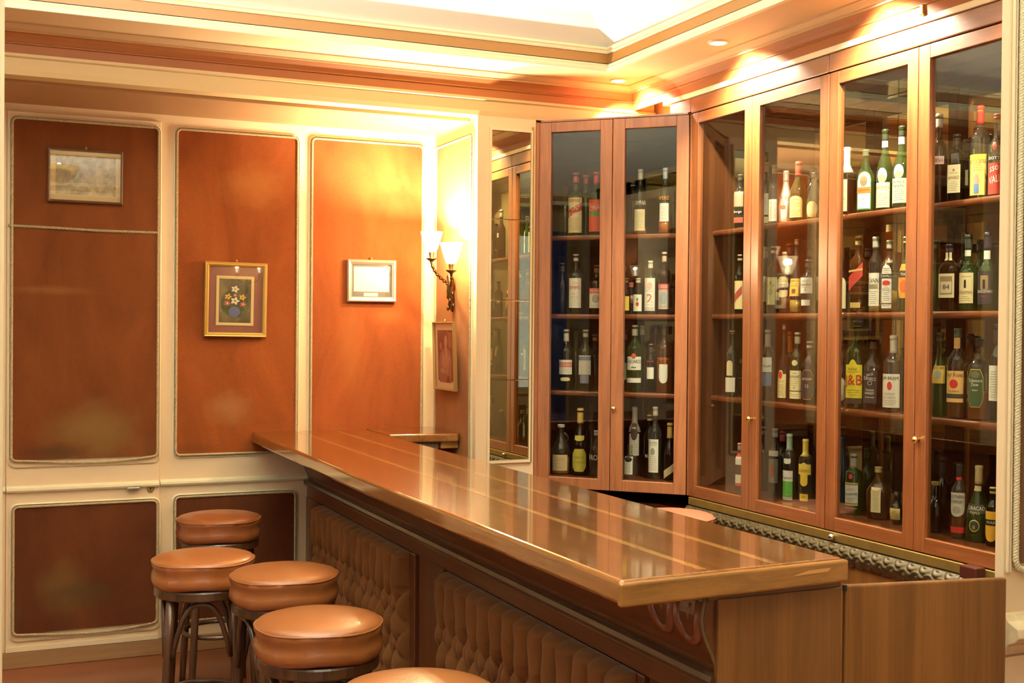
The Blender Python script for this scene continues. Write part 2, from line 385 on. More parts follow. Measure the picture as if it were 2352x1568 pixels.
# fixed panels of the back wall
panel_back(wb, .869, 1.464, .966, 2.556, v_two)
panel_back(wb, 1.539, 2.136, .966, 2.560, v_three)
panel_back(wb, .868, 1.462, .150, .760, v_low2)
bm = new(); extrude_profile(bm, rail_prof(YB), [lambda a, b: (.797, a, b), lambda a, b: (1.53, a, b)])
struct('trim_chair_rail', bm, GREENCREAM)
bm = new(); extrude_profile(bm, rail_prof(YB), [lambda a, b: (-3.2, a, b), lambda a, b: (.104, a, b)])
struct('trim_chair_rail_side', bm, GREENCREAM)
struct('baseboard_back', B(-3.2, 2.2, YB-.022, YB, 0, .076), BASEW, bevel=.003)
struct('trim_door_jamb', B(.02, .104, YB-.006, YB, .076, 2.6), CREAM)
# pier side panel (faces the alcove) and mirror on its front
pier['_o'] = (0, 0, 0)
bm = new(); y0, y1, z0, z1 = 5.455, 5.945, .12, 2.548
out = rrect(y0+.004, y1-.004, z0, z1-.004, .015)
f = [bm.verts.new((XP-.008, a, b)) for a, b in out]; g = [bm.verts.new((XP+.001, a, b)) for a, b in out]; bm.faces.new(f)
for i in range(len(f)): bm.faces.new((f[i], f[(i+1) % len(f)], g[(i+1) % len(f)], g[i]))
v_side = velvet('orange_velvet_pier', (.34, .125, .035), sheen=.1, stains=[(XP, 5.6, 1.0, .3, .16, (.40, .17, .045), .5)])
p = obj('velvet_panel', bm, v_side, pier)
bm = new(); rope(bm, [(XP-.010, a, b) for a, b in rrect(y0, y1, z0, z1, .015)], 0.0058, .015, True); obj('cord_trim', bm, CORD, p, rel=(0, 0, 0), smooth=True)
bm = new(); o1 = rrect(y0-.010, y1+.010, z0-.010, z1+.010, .025); o2 = rrect(y0-.016, y1+.016, z0-.016, z1+.016, .03)
quadgrid(bm, [[(XP-.009, a, b) for a, b in o1], [(XP-.006, a, b) for a, b in o2], [(XP+.001, a, b) for a, b in o2]], False, True); obj('moulding', bm, GREENCREAM, p, rel=(0, 0, 0))
mr = thing('wall_mirror', 'tall narrow mirror in four tiles on the pier beside the corner cabinet', 'mirror', (2.385, YP, .945))
zt = [.948, 1.345, 1.738, 2.135, 2.570]
for a, b in zip(zt, zt[1:]): obj('mirror_tile', B(2.280, 2.492, YP-.006, YP-.0005, a+.001, b-.001), MIRROR, mr, bevel=.0015)
bm = new()
for a in ((2.268, 2.280, .935, 2.582), (2.492, 2.500, .935, 2.582), (2.280, 2.492, .935, .948), (2.280, 2.492, 2.570, 2.582)): box(bm, a[0], a[1], YP-.012, YP, a[2], a[3])
obj('mirror_frame', bm, CREAM2, mr)
obj('edge_strip', B(2.500, 2.508, YP-.010, YP, .935, 2.6), OLDBRASS, mr)

# ------------------------------------------------------------------ entrance opening (jambs with rope-trimmed panels)
def jamb_rail(x0, x1, name, yf):
    prof = [(yf, .90), (yf-.014, .90), (yf-.03, .885), (yf-.062, .872), (yf-.066, .850), (yf-.05, .835), (yf-.03, .825), (yf-.018, .800), (yf, .79)]
    bm = new(); extrude_profile(bm, prof, [lambda a, b: (x0, a, b), lambda a, b: (x1, a, b)])
    return struct(name, bm, plain('chipped_paint', (.70, .60, .38), .5, noise=.3, nscale=35, bump=.3, bscale=30), bevel=.003)
XJ = 2.335
struct('wall_entrance_right', B(XJ, 3.46, YE, YE+.028, 0, 3.0), CREAM, bevel=.004)
jr = bpy.data.objects['wall_entrance_right']; jr['_o'] = (0, 0, 0)
bm = new()
for a, b in ((XJ+.007, XJ+.012), (XJ+.0145, XJ+.019)): box(bm, a, b, YE-.010, YE, 1.0, 2.9)
obj('moulding', bm, CREAM2, jr, bevel=.003)
pp = obj('velvet_panel', B(XJ+.036, 3.2, YE-.006, YE, 1.02, 2.9), velvet('brown_velvet_jamb', (.16, .085, .04)), jr)
bm = new(); rope(bm, [(3.2, YE-.012, 1.005), (XJ+.055, YE-.012, 1.005), (XJ+.038, YE-.012, 1.012), (XJ+.029, YE-.012, 1.03), (XJ+.029, YE-.012, 2.9)], .008, .022, strands=3); obj('rope_trim', bm, ROPE, pp, rel=(0, 0, 0), smooth=True)
jamb_rail(XJ-.012, 3.3, 'trim_jamb_rail', YE)
struct('trim_jamb_plinth', B(XJ-.002, 3.3, YE-.010, YE, 0, .79), CREAM, bevel=.003)
struct('wall_entrance_left', B(-3.2, .028, YE, YE+.12, 0, 3.0), CREAM)
jl = bpy.data.objects['wall_entrance_left']; jl['_o'] = (0, 0, 0)
obj('moulding', B(.008, .0345, YE-.012, YE+.10, 0, 3.0), CREAM2, jl, bevel=.005)
bm = new(); rope(bm, [(-.004, YE-.014, .9), (-.004, YE-.014, 2.95)], .010, .024, strands=3); obj('rope_trim', bm, ROPE, jl, smooth=True)
for x in (-2.75, -1.25):    # panels on the bar side of the entrance wall, seen in the cabinet glass
    bm = B(x, x+.95, YE+.12, YE+.128, .95, 2.5); obj('velvet_panel', bm, VEL, jl)
struct('trim_header', B(-3.2, 3.46, YE, YE+.12, 2.88, 3.05), CREAM)

# ------------------------------------------------------------------ bar counter
ZT = 1.07
ct = thing('bar_counter', 'long wooden bar counter with glossy top and tufted velvet front', 'bar counter', (1.6, 4.0, 0))
def slab(name, corners, z0, z1, mat, parent, bevel, seg=3):
    bm = new(); a = [bm.verts.new((x, y, z0)) for x, y in corners]; b = [bm.verts.new((x, y, z1)) for x, y in corners]
    bm.faces.new(a[::-1]); bm.faces.new(b); n = len(a)
    for i in range(n): bm.faces.new((a[i], a[(i+1) % n], b[(i+1) % n], b[i]))
    return obj(name, bm, mat, parent, bevel=bevel, seg=seg)
top = slab('counter_top', [(1.232, 2.196), (1.850, 2.232), (1.826, 5.60), (1.826, 5.995), (1.238, 5.995), (1.218, 4.0)], ZT-.054, ZT, TOPW, ct, .010)
obj('inlay_strip', B(1.452, 1.472, 2.24, 5.98, ZT-.001, ZT+.0003), wood('inlay_wood', (.50, .27, .07), (.66, .36, .10), 'Y', .2, 1, 1.5), top, rel=ct['_o'])
obj('inlay_strip', B(1.645, 1.665, 2.24, 5.98, ZT-.001, ZT+.0003), MATS['inlay_wood'], top, rel=ct['_o'])
slab('end_edge', [(1.226, 2.186), (1.856, 2.223), (1.854, 2.245), (1.228, 2.206)], ZT-.056, ZT-.004, ENDW, ct, .006)
bm = new(); V = [bm.verts.new(v) for v in ((1.690, 2.2125, ZT-.028), (1.792, 2.2185, ZT-.026), (1.800, 2.219, ZT-.018), (1.735, 2.2152, ZT-.019))]; W = [bm.verts.new((v.co.x, v.co.y+.004, v.co.z)) for v in V]
bm.faces.new(V); bm.faces.new(W[::-1])
for i in range(4): bm.faces.new((V[i], V[(i+1) % 4], W[(i+1) % 4], W[i]))
obj('bare_chip', bm, paint((.62, .33, .10), .5), ct)
# frieze under the top: ogee profile, carved gadroons, bead
prof = [(1.80, 1.016), (1.50, 1.016), (1.492, 1.000), (1.486, .975), (1.482, .950), (1.485, .925), (1.497, .895), (1.512, .865), (1.522, .840), (1.526, .815), (1.80, .815)]
bm = new(); extrude_profile(bm, prof, [lambda a, b: (a, 2.262, b), lambda a, b: (a, 5.975, b)])
obj('frieze', bm, DARKW, ct)
bm = new()
pr2 = [(1.516, .822), (1.504, .818), (1.500, .806), (1.503, .795), (1.515, .790), (1.54, .790), (1.54, .822)]
extrude_profile(bm, pr2, [lambda a, b: (a, 2.262, b), lambda a, b: (a, 5.97, b)]); obj('bead_moulding', bm, wood('dark_bead', (.05, .025, .012), (.09, .045, .02), 'Y', .3, .3), ct)
def fx(z):
    P = prof[1:10]
    for (xa, za), (xb, zb) in zip(P, P[1:]):
        if zb <= z <= za: return xa+(xb-xa)*(za-z)/(za-zb)
    return 1.50
bm = new(); y = 2.335
while y < 2.56:
    pts = []
    for k in range(15):
        a = PI*k/14; yy = y+.046*math.cos(a); zz = (.985 if k in (0, 14) else .945)-.058*math.sin(a); pts.append((fx(min(zz, .99))+.004, yy, min(zz, .99)))
    tube(bm, pts, [.014]*15, 8); tube(bm, [Vector((fx(.95)+.006, y-.012, .975)), Vector((fx(.93)+.004, y-.004, .945)), Vector((fx(.91)+.006, y+.006, .918))], [.006, .010, .005], 6); y += .118
obj('carved_gadroons', bm, wood('carved_red_wood', (.12, .035, .012), (.28, .09, .03), 'Y', .3, .4), ct, smooth=True)
bm = new(); pts = [(fx(z)+.001, 2.270, z) for z in (1.0, .975, .95, .925, .9, .87, .84, .815)]; tube(bm, pts, .007, 6); obj('end_scroll', bm, plain('dull_gilt', (.17, .12, .045), .5), ct, smooth=True)
# framed body
bm = new(); XB = 1.535
box(bm, XB, 1.80, 2.27, 5.97, .0, .82)
obj('carcass', bm, DARKWZ, ct)
bm = new()
for a in ((2.262, 5.97, .735, .790), (2.262, 5.97, .0, .14)): box(bm, XB-.018, XB+.002, a[0], a[1], a[2], a[3])
obj('front_rail', bm, DARKW, ct, bevel=.004)
for a, b in ((5.70, 5.97), (4.300, 4.352), (3.992, 4.006), (2.58, 2.612)):
    obj('front_stile', B(XB-.022, XB+.002, a, b, .14, .735), DARKWZ, ct, bevel=.004)
obj('pilaster', B(XB-.008, XB+.002, 4.02, 4.29, .14, .735), DARKWZ, ct, bevel=.003)
obj('pilaster', B(XB-.008, XB+.002, 2.27, 2.575, .14, .735), DARKWZ, ct, bevel=.003)
def tufted(y0, y1, z0, z1):
    A, Bz, st = .096, .15, .0065
    ny, nz = int((y1-y0)/st), int((z1-z0)/st); P = []; zr = z1-.135
    for i in range(ny+1):
        row = []; yy = y0+(y1-y0)*i/ny
        for j in range(nz+1):
            zz = z0+(z1-z0)*j/nz
            uu = (yy-y0)/A+.10*math.sin(7*zz+3*yy); vv = (zr-zz)/Bz
            if vv < 0:      # straight pleats above the first row of buttons
                t = abs(math.sin(PI*uu)); k_ = min(1, -vv*1.1); h = (.25+.35*k_)+(.75-.35*k_)*t**.5
            else:
                a = abs(math.sin(PI*(uu+vv)/1)); b = abs(math.sin(PI*(uu-vv)/1)); h = (a*b)**.34
                t = abs(math.sin(PI*uu)); h = h*.62+.38*t**.5
            e = min(1, min(yy-y0, y1-yy, zz-z0, z1-zz)/.018); h = h*(.35+.65*max(0, e)**.5)
            h += .05*math.sin(41*yy+17*zz)*math.sin(29*zz)
            row.append((XB-.004-.074*max(0, h), yy, zz))
        P.append(row)
    bm = new(); V = quadgrid(bm, P)
    e = bmesh.ops.extrude_face_region(bm, geom=bm.faces[:])
    for v in [q for q in e['geom'] if isinstance(q, bmesh.types.BMVert)]: v.co.x = XB+.001
    o = obj('tufted_panel', bm, SUEDE, ct, smooth=True)
    bm = new(); k = 0; vv = 0
    while zr-vv*Bz > z0+.04:
        y = y0+(0.0 if vv % 1 == 0 else .5)*A+A
        while y < y1-.03:
            bmesh.ops.create_icosphere(bm, subdivisions=1, radius=.007, matrix=Matrix.Translation((XB-.012, y, zr-vv*Bz))); y += A
        vv += .5
    obj('button', bm, SUEDE, o, rel=ct['_o'], smooth=True)['kind'] = 'stuff'
tufted(4.36, 5.69, .15, .728); tufted(2.62, 3.985, .15, .728)
obj('end_panel', B(1.513, 1.858, 2.250, 2.268, .0, .996), TEAK, ct, bevel=.003)
obj('end_rail', B(1.490, 1.860, 2.256, 2.30, .992, 1.016), DARKW, ct, bevel=.002)
obj('rear_panel', B(1.80, 1.82, 2.27, 5.99, 0, 1.016), DARKWZ, ct)
# hinged flap between counter and pier
fl = thing('bar_flap', 'short wooden bar flap joining the counter to the pier under the sconce', 'bar flap', (2.0, 5.78, 1.0))
slab('flap_top', [(1.832, 5.598), (2.178, 5.548), (2.196, 5.572), (2.196, 5.993), (1.832, 5.993)], ZT-.040, ZT+.004, TOPW, fl, .010)
tag(slab('support_block', [(2.105, 5.60), (2.197, 5.60), (2.197, 5.97), (2.105, 5.97)], .995, 1.028, wood('raw_block', (.45, .25, .06), (.72, .46, .14), 'X', .6, 0, 2), None, .003), 'small raw wooden block under the bar flap against the pier', 'wood block')
tag(slab('ledge_bar', [(1.835, 5.604), (2.095, 5.604), (2.095, 5.97), (1.835, 5.97)], .992, 1.026, plain('grey_speckled_stone', (.16, .12, .08), .6, noise=.5, nscale=60), None, .003), 'grey speckled ledge bar under the bar flap', 'ledge')
# swing gate at the end of the bar
gt = thing('bar_gate', 'brown veneered swing gate at the near end of the bar', 'gate', (1.868, 2.262, 0), local=True)
d = Vector((2.302-1.868, 2.182-2.262, 0)); gt.rotation_euler = (0, 0, math.atan2(d.y, d.x)); L = d.length
obj('gate_panel', B(.004, L, -.009, .009, .04, .999), TEAK, gt, bevel=.006, seg=3)
obj('hinge', B(-.003, .006, -.013, -.006, .986, 1.0), BLACK, gt)  # black block also stands in for the shaded gap beside the gate

# ------------------------------------------------------------------ glazed cabinets
SH = (2.070, 1.675, 1.290, .862)
def door(parent, A, u, n, w, z0, z1, knob, wm, stile=.056, glass_in=.014):
    """A = lower corner on the face plane, u = along, n = outward normal; w = width"""
    A, u, n = Vector(A), Vector(u), Vector(n); th = .030
    def bx(bm, a0, a1, b0, b1, d0, d1):
        vs = [bm.verts.new(A+u*a+n*(-dd)+Vector((0, 0, b))) for a in (a0, a1) for b in (b0, b1) for dd in (d0, d1)]
        for f in ((0, 1, 3, 2), (4, 6, 7, 5), (0, 4, 5, 1), (2, 3, 7, 6), (0, 2, 6, 4), (1, 5, 7, 3)): bm.faces.new([vs[i] for i in f])
    bm = new(); g = .0015
    bx(bm, g, stile, z0, z1, 0, th); bx(bm, w-stile, w-g, z0, z1, 0, th)
    o = obj('door', bm, wm[0], parent, bevel=.0025)
    for b0, b1 in ((z0, z0+.054), (z1-.050, z1)):
        bm = new(); bx(bm, stile, w-stile, b0, b1, .0005, th); obj('door_rail', bm, wm[1], o, bevel=.0025, rel=parent['_o'])
    bm = new(); bx(bm, stile-.006, w-stile+.006, z0+.05, z1-.045, glass_in, glass_in+.004); obj('glass_pane', bm, PANE, o, rel=parent['_o'])
    if knob is not None:
        bm = new(); lathe(bm, [(.007, 0), (.005, .006), (.005, .011), (.0115, .014), (.0125, .020), (.009, .026), (.001, .028)], 16)
        q = Vector((0, 0, 1)).rotation_difference(n).to_matrix(); bmesh.ops.rotate(bm, verts=bm.verts, matrix=q)
        bmesh.ops.translate(bm, verts=bm.verts, vec=A+u*knob+Vector((0, 0, 1.213))); obj('knob', bm, BRASS, o, smooth=True, rel=parent['_o'])
    return o
ZD0, ZD1 = .810, 2.624
XSH = 3.165
def wall_cabinet(label, y_hi, y_mid, y_lo, y_end):
    t = thing('display_cabinet', label, 'display cabinet', (XC+.15, (y_hi+y_lo)/2, ZD0), 0, 'glazed bottle cabinets along the wall')
    for a, b, k in ((y_hi, y_mid, None), (y_mid, y_lo, .024)):
        door(t, (XC, a, 0), (0, -1, 0), (-1, 0, 0), a-b, ZD0, ZD1, k, (CABW, CABWY))
    ys, yl = y_hi-.002, y_end
    obj('back_mirror', B(3.432, 3.438, yl, ys, ZD0, 2.70), BACKM, t)
    obj('cabinet_bottom', B(XC+.034, 3.432, yl, ys, ZD0+.008, SH[3]), SHELFW, t)
    obj('cabinet_top', B(XC+.034, 3.432, yl, ys, 2.632, 2.66), CABIN, t)
    for z in SH[:3]: obj('shelf', B(XSH, 3.432, yl+.002, ys-.002, z-.026, z), SHELFW, t, bevel=.010, seg=3)
    return t, ys, yl
t1, a, b = wall_cabinet('glazed mahogany bottle cabinet between the corner cabinet and the last cabinet', 4.847, 4.362, 3.842, 3.843)
obj('side_panel', B(XC+.034, 3.432, 4.79, 4.82, ZD0+.008, 2.632), CABIN, t1)
obj('header', B(XC-.004, XC+.16, 3.843, 4.852, ZD1+.004, 2.70), CABWY, t1, bevel=.004)
obj('corner_filler', B(XC-.002, XC+.03, 4.848, 4.860, ZD0, ZD1), CABW, t1, bevel=.003)
t2, a, b = wall_cabinet('glazed mahogany bottle cabinet partly hidden by the entrance jamb', 3.840, 3.346, 2.852, 2.40)
obj('header', B(XC-.004, XC+.16, 2.36, 3.840, ZD1+.004, 2.70), CABWY, t2, bevel=.004)
obj('end_stile', B(XC, XC+.03, 2.40, 2.848, ZD0, ZD1), CABW, t2)
struct('trim_cabinet_cornice', B(XC-.010, XC+.2, 2.36, 5.10, 2.702, 2.727), CREAM2, bevel=.004)
hk = B(XC-.022, XC-.005, 3.306, 3.322, 2.728, 2.768); tag(obj('brass_hook', hk, BRASS, bevel=.004), 'small brass hook fixed to the orange cornice above the cabinets', 'hook')
# corner cabinet across the 45 degree corner
q2 = math.sqrt(.5)
CA, CB = Vector((2.541, 5.399, 0)), Vector((3.077, 4.863, 0)); CU = Vector((q2, -q2, 0)); CN = Vector((-q2, -q2, 0)); CW = (CB-CA).length
cc = thing('corner_cabinet', 'corner bottle cabinet with two glazed doors between the mirror and the long cabinets', 'corner cabinet', (2.95, 5.27, ZD0))
door(cc, CA, CU, CN, CW/2, ZD0, ZD1, None, (CORW, CORW), .062)
door(cc, CA+CU*(CW/2), CU, CN, CW/2, ZD0, ZD1, .022, (CORW, CORW), .062)
def poly_slab(pts, z0, z1):
    bm = new(); a = [bm.verts.new((x, y, z0)) for x, y in pts]; b = [bm.verts.new((x, y, z1)) for x, y in pts]; n = len(a)
    bm.faces.new(a[::-1]); bm.faces.new(b)
    for i in range(n): bm.faces.new((a[i], a[(i+1) % n], b[(i+1) % n], b[i]))
    return bm
def corner_pts(d): # pentagon inside the corner, d behind the door faces
    return [(CA-CN*d+CU*(.0+d)).to_2d()[:] if False else ((CA.x+.006, CA.y+d*1.4142-.006)), (CB.x+d*1.4142-.006-.0, CB.y+.006), (3.425, CB.y+.006), (3.425, 5.72), (CA.x+.006, 5.72)]
for z in SH[:3]: obj('shelf', poly_slab(corner_pts(.085), z-.026, z), SHELFW, cc, bevel=.009, seg=3)
obj('cabinet_bottom', poly_slab(corner_pts(.036), ZD0+.008, SH[3]), SHELFW, cc)
obj('cabinet_top', poly_slab(corner_pts(.0), 2.626, 2.634), CABW, cc)
obj('header', B(XC-.004, XC+.16, 4.853, 5.04, 2.636, 2.70), CABWY, cc, bevel=.004)
bm = new(); box(bm, CA.x+.004, 3.432, 5.722, 5.728, ZD0, 2.626); obj('back_mirror', bm, BACKM, cc)
bm = new(); box(bm, 3.427, 3.431, CB.y+.006, 5.722, ZD0, 2.626); obj('back_mirror', bm, BACKM, cc)
obj('side_panel', B(CA.x-.016, CA.x+.004, 5.402, 5.722, ZD0, 2.626), CORW, cc)
obj('side_panel', B(3.115, 3.425, CB.y-.006, CB.y+.004, ZD0, 2.626), CABIN, cc)
struct('wall_corner_back', B(2.523, 3.47, 5.74, 6.12, 0, 2.84), CREAM)
struct('trim_over_cabinets', B(2.52, 3.47, 5.50, 5.74, 2.64, 2.84), CREAM)
struct('trim_over_side', B(XC+.16, 3.47, 2.36, 5.5, 2.70, 2.84), CREAM)
# back bar under the cabinets: brass strip, embossed frieze, lower cupboards
bb = thing('back_bar', 'low back bar with embossed bronze frieze below the glazed cabinets', 'back bar', (3.25, 3.6, 0))
obj('brass_strip', B(XC-.004, XC+.03, 2.40, 4.84, .770, .806), OLDBRASS, bb, bevel=.003)
obj('gap_shade_strip', B(XC+.0, 3.46, 2.40, 4.84, .74, .768), BLACK, bb)  # black filler painted in for the shaded gap under the brass strip
bm = new(); ny, na = 640, 26; P = []
def leafh(s, t):
    h = 0      # overlapping fans: arcs round staggered centres, like a repousse leaf border
    for off, tc, sg in ((0, 1.25, 1), (.5, -.25, -1)):
        u = s/.062+off; f = u-math.floor(u)-.5; d_ = math.hypot(f*1.25, t-tc)
        a = math.atan2(f*1.25, (tc-t)*sg+.001)
        if d_ < 1.05: h = max(h, (.45+.55*abs(math.sin(9*d_+1.2*a)))*max(0, math.cos(a*1.15))*min(1, (1.05-d_)*6))
    return h
for i in range(ny+1):
    y = 2.40+2.44*i/ny; row = []
    sc = .010*abs(math.sin(PI*(y-2.4)/.052))**.6
    for j in range(na+1):
        t = j/na; a = PI*.5*(1-t)-.15; z = .700-sc*t**3+.066*(1-t)**.9; x = XC-.006-.016*math.sin(PI*min(1, t*1.02))**.7-.014*leafh(y-2.4, t)
        row.append((x, y, z))
    P.append(row)
quadgrid(bm, P)
e = bmesh.ops.extrude_face_region(bm, geom=bm.faces[:])
for v in [q for q in e['geom'] if isinstance(q, bmesh.types.BMVert)]: v.co.x = XC+.02
obj('embossed_frieze', bm, plain('embossed_bronze', (.055, .042, .016), .45, .35, noise=.4, nscale=30), bb, smooth=True)
obj('cupboard_front', B(XC-.0, XC+.02, 2.40, 4.84, .05, .72), TEAK, bb)
obj('latch_block', B(XC-.045, XC-.002, 3.00, 3.075, .768, .812), plain('dark_red_block', (.055, .014, .009), .3), bb, bevel=.004)
bm = new(); bmesh.ops.create_uvsphere(bm, u_segments=16, v_segments=10, radius=.013, matrix=Matrix.Translation((XC-.014, 3.78, .789))); obj('chrome_stud', bm, CHROME, bb, smooth=True)
cb = thing('corner_cupboard', 'dark recess cupboard below the corner cabinet', 'cupboard', (3.1, 5.3, 0))
obj('cupboard_body', poly_slab([(2.75, 5.39), (3.06, 5.08), (3.06, 4.87), (3.44, 4.87), (3.44, 5.70), (2.55, 5.70), (2.55, 5.39)], 0, .74), DARKW, cb)

# ------------------------------------------------------------------ bar stools
def stool(label, x, y, rot, leather, h=.765, group='leather bar stools in front of the bar', R=.183, name='bar_stool'):
    t = thing(name, label, 'bar stool', (x, y, 0), rot, group, local=True)
    bm = new(); z1 = h
    prof = [(.02, z1-.098), (R-.016, z1-.098), (R-.004, z1-.092), (R, z1-.078), (R-.001, z1-.060), (R-.008, z1-.042), (R-.001, z1-.026), (R-.001, z1-.014)]
    prof += [(R-.003, z1-.008), (R-.010, z1-.001), (R-.03, z1+.005), (R*.6, z1+.012), (R*.3, z1+.0155), (.004, z1+.0165)]
    lathe(bm, prof, 56)
    sd = rot*3
    for v in bm.verts:      # slack folds in the side of the cover
        r = math.hypot(v.co.x, v.co.y)
        if r > R-.02 and v.co.z < z1-.012:
            a = math.atan2(v.co.y, v.co.x); k = 1+.012*math.sin(5*a+sd)*math.sin(9*a+2*sd)+.006*math.sin(23*a+sd)
            v.co.x *= k; v.co.y *= k; v.co.z += .004*math.sin(4*a+sd)
    seat = obj('seat', bm, leather, t, smooth=True)
    bm = new(); tube(bm, [((R-.002)*math.cos(2*PI*k/60), (R-.002)*math.sin(2*PI*k/60), z1-.011+.002*math.sin(4*2*PI*k/60+sd)) for k in range(60)], .0032, 6, True); obj('piping', bm, leather, seat, smooth=True)
    bm = new(); lathe(bm, [(.05, z1-.134), (R-.016, z1-.134), (R-.010, z1-.130), (R-.010, z1-.104), (R-.014, z1-.097), (.05, z1-.097)], 48); obj('seat_ring', bm, STOOLW, t, bevel=.002)
    zr = z1-.134
    for k in range(4):
        a = PI/2*k; ca, sa = math.cos(a), math.sin(a); bm = new()
        tube(bm, [(ca*(.150+.042*s), sa*(.150+.042*s), zr*(1-s)) for s in (0, .25, .5, .75, 1)], [.0165, .0165, .016, .015, .0135], 12); obj('leg', bm, STOOLW, t, smooth=True)
        bm = new(); pts = []
        for m in range(17):     # bent arch between neighbouring legs
            s = m/16; aa = a+PI/2*(.07+.86*s); zz = zr-.012-.19*abs(2*s-1)**3.0; rr = .148+.042*(zr-zz)/zr-.010*math.sin(PI*s)
            pts.append((rr*math.cos(aa), rr*math.sin(aa), zz))
        tube(bm, pts, .0095, 8); obj('arch', bm, STOOLW, t, smooth=True)
    bm = new(); zz = .265; rr = .150+.042*(1-zz/zr)-.022
    tube(bm, [(rr*math.cos(2*PI*k/48), rr*math.sin(2*PI*k/48), zz) for k in range(48)], .0105, 8, True); obj('foot_ring', bm, STOOLW, t, smooth=True)
    return t
A0 = math.radians(213)
stool('tan leather bar stool farthest back against the panelled wall', .958, 5.31, A0+.2, plain('tan_leather_dark', (.21, .064, .018), .36, noise=.14, nscale=9, bump=.12, bscale=120, coat=.15))
stool('tan leather bar stool standing out from the row near the hidden door', .740, 4.405, A0, plain('tan_leather_bright', (.28, .096, .026), .34, noise=.14, nscale=9, bump=.12, bscale=120, coat=.15))
stool('tan leather bar stool third from the back wall beside the tufted front', .948, 4.03, A0+.35, LEATHER)
stool('tan leather bar stool fourth from the back wall with seam on its side', .885, 3.335, A0+.15, LEATHER)
stool('tan leather bar stool nearest the camera and cut off by the frame', .925, 2.605, A0+.5, plain('tan_leather_pale', (.31, .115, .034), .33, noise=.12, nscale=9, bump=.12, bscale=120, coat=.15))
stool('pinkish leather stool behind the counter below the cabinets', 2.722, 4.408, .4, PINKL, h=.806, group=None, name='bar_stool')

# ------------------------------------------------------------------ pictures
def frame_bm(w, h, prof):
    """mitred frame in the local x (width) / z (height) plane, front to -y; prof (inset, depth)"""
    bm = new(); P = [[(sx*(w/2-i), -d, sz*(h/2-i)) for i, d in prof] for sx, sz in ((-1, -1), (1, -1), (1, 1), (-1, 1))]
    quadgrid(bm, P, True, True); return bm
def picture(name, label, loc, rotz, w, h, fprof, fmat, mats, art, tilt=0, lean=0, hook=True):
    t = thing(name, label, 'picture', loc, 0, local=True); t.rotation_euler = (lean, tilt, rotz)
    obj('picture_frame', frame_bm(w, h, fprof), fmat, t)
    iw = fprof[-1][0] if False else max(p[0] for p in fprof)
    a, b = w/2-iw+.002, h/2-iw+.002
    m = obj('mat_board', B(-a, a, -.006, -.003, -b, b), mats, t)
    art(t, m, a, b)
    obj('picture_glass', B(-a, a, -.0125, -.0105, -b, b), PICG, t)
    if hook:
        bm = new(); lathe(bm, [(.006, 0), (.007, .004), (.003, .012)], 10); bmesh.ops.translate(bm, verts=bm.verts, vec=(0, -.004, h/2+.002)); obj('hanging_ring', bm, OLDBRASS, t)
    return t
def artmat(name, c1, c2, c3, scale, seed=0, det=8):
    m, nt, out = newmat(name); b = nd(nt, 'ShaderNodeBsdfPrincipled'); b.inputs['Roughness'].default_value = .7
    tc = nd(nt, 'ShaderNodeTexCoord'); mp = nd(nt, 'ShaderNodeMapping'); mp.inputs['Location'].default_value = (seed, seed*.7, seed*.3)
    n = nd(nt, 'ShaderNodeTexNoise', i_Scale=scale, i_Detail=float(det), i_Roughness=.65)
    r = nd(nt, 'ShaderNodeValToRGB'); e = r.color_ramp.elements; e[0].position = .35; e[0].color = c4(c1); e[1].position = .65; e[1].color = c4(c3)
    k = e.new(.5); k.color = c4(c2)
    nt.links.new(tc.outputs['Object'], mp.inputs[0]); nt.links.new(mp.outputs[0], n.inputs['Vector']); nt.links.new(n.outputs['Fac'], r.inputs[0])
    nt.links.new(r.outputs[0], b.inputs['Base Color']); nt.links.new(b.outputs[0], out.inputs[0]); return m
def flat(pts, y0, y1):
    bm = new(); f = [bm.verts.new((a, y0, b)) for a, b in pts]; g = [bm.verts.new((a, y1, b)) for a, b in pts]; n = len(f)
    bm.faces.new(f); bm.faces.new(g[::-1])
    for i in range(n): bm.faces.new((f[i], f[(i+1) % n], g[(i+1) % n], g[i]))
    return bm
def disc(x, z, rx, rz, n=18, ph=0): return [(x+rx*math.cos(2*PI*k/n+ph), z+rz*math.sin(2*PI*k/n+ph)) for k in range(n)]
def art_engraving(t, m, a, b):
    obj('engraving', B(-a+.026, a-.024, -.0068, -.006, -b+.030, b-.022), artmat('engraving_print', (.20, .17, .12), (.36, .31, .21), (.55, .47, .30), 26, 2), t)
    obj('stain', flat(disc(a-.028, -b+.07, .005, .005), -.0076, -.0066), paint((.30, .12, .03), .7), m)
picture('engraving_picture', 'small framed engraving high on the hidden door', (.4465, YB-.034, 2.297), 0, .333, .250, [(0, 0), (0, .016), (.006, .019), (.010, .016), (.010, 0)], wood('dark_picture_frame', (.05, .03, .015), (.11, .06, .03), 'X', .35, .2), plain('cream_mat', (.66, .52, .30), .8), art_engraving, tilt=.004)
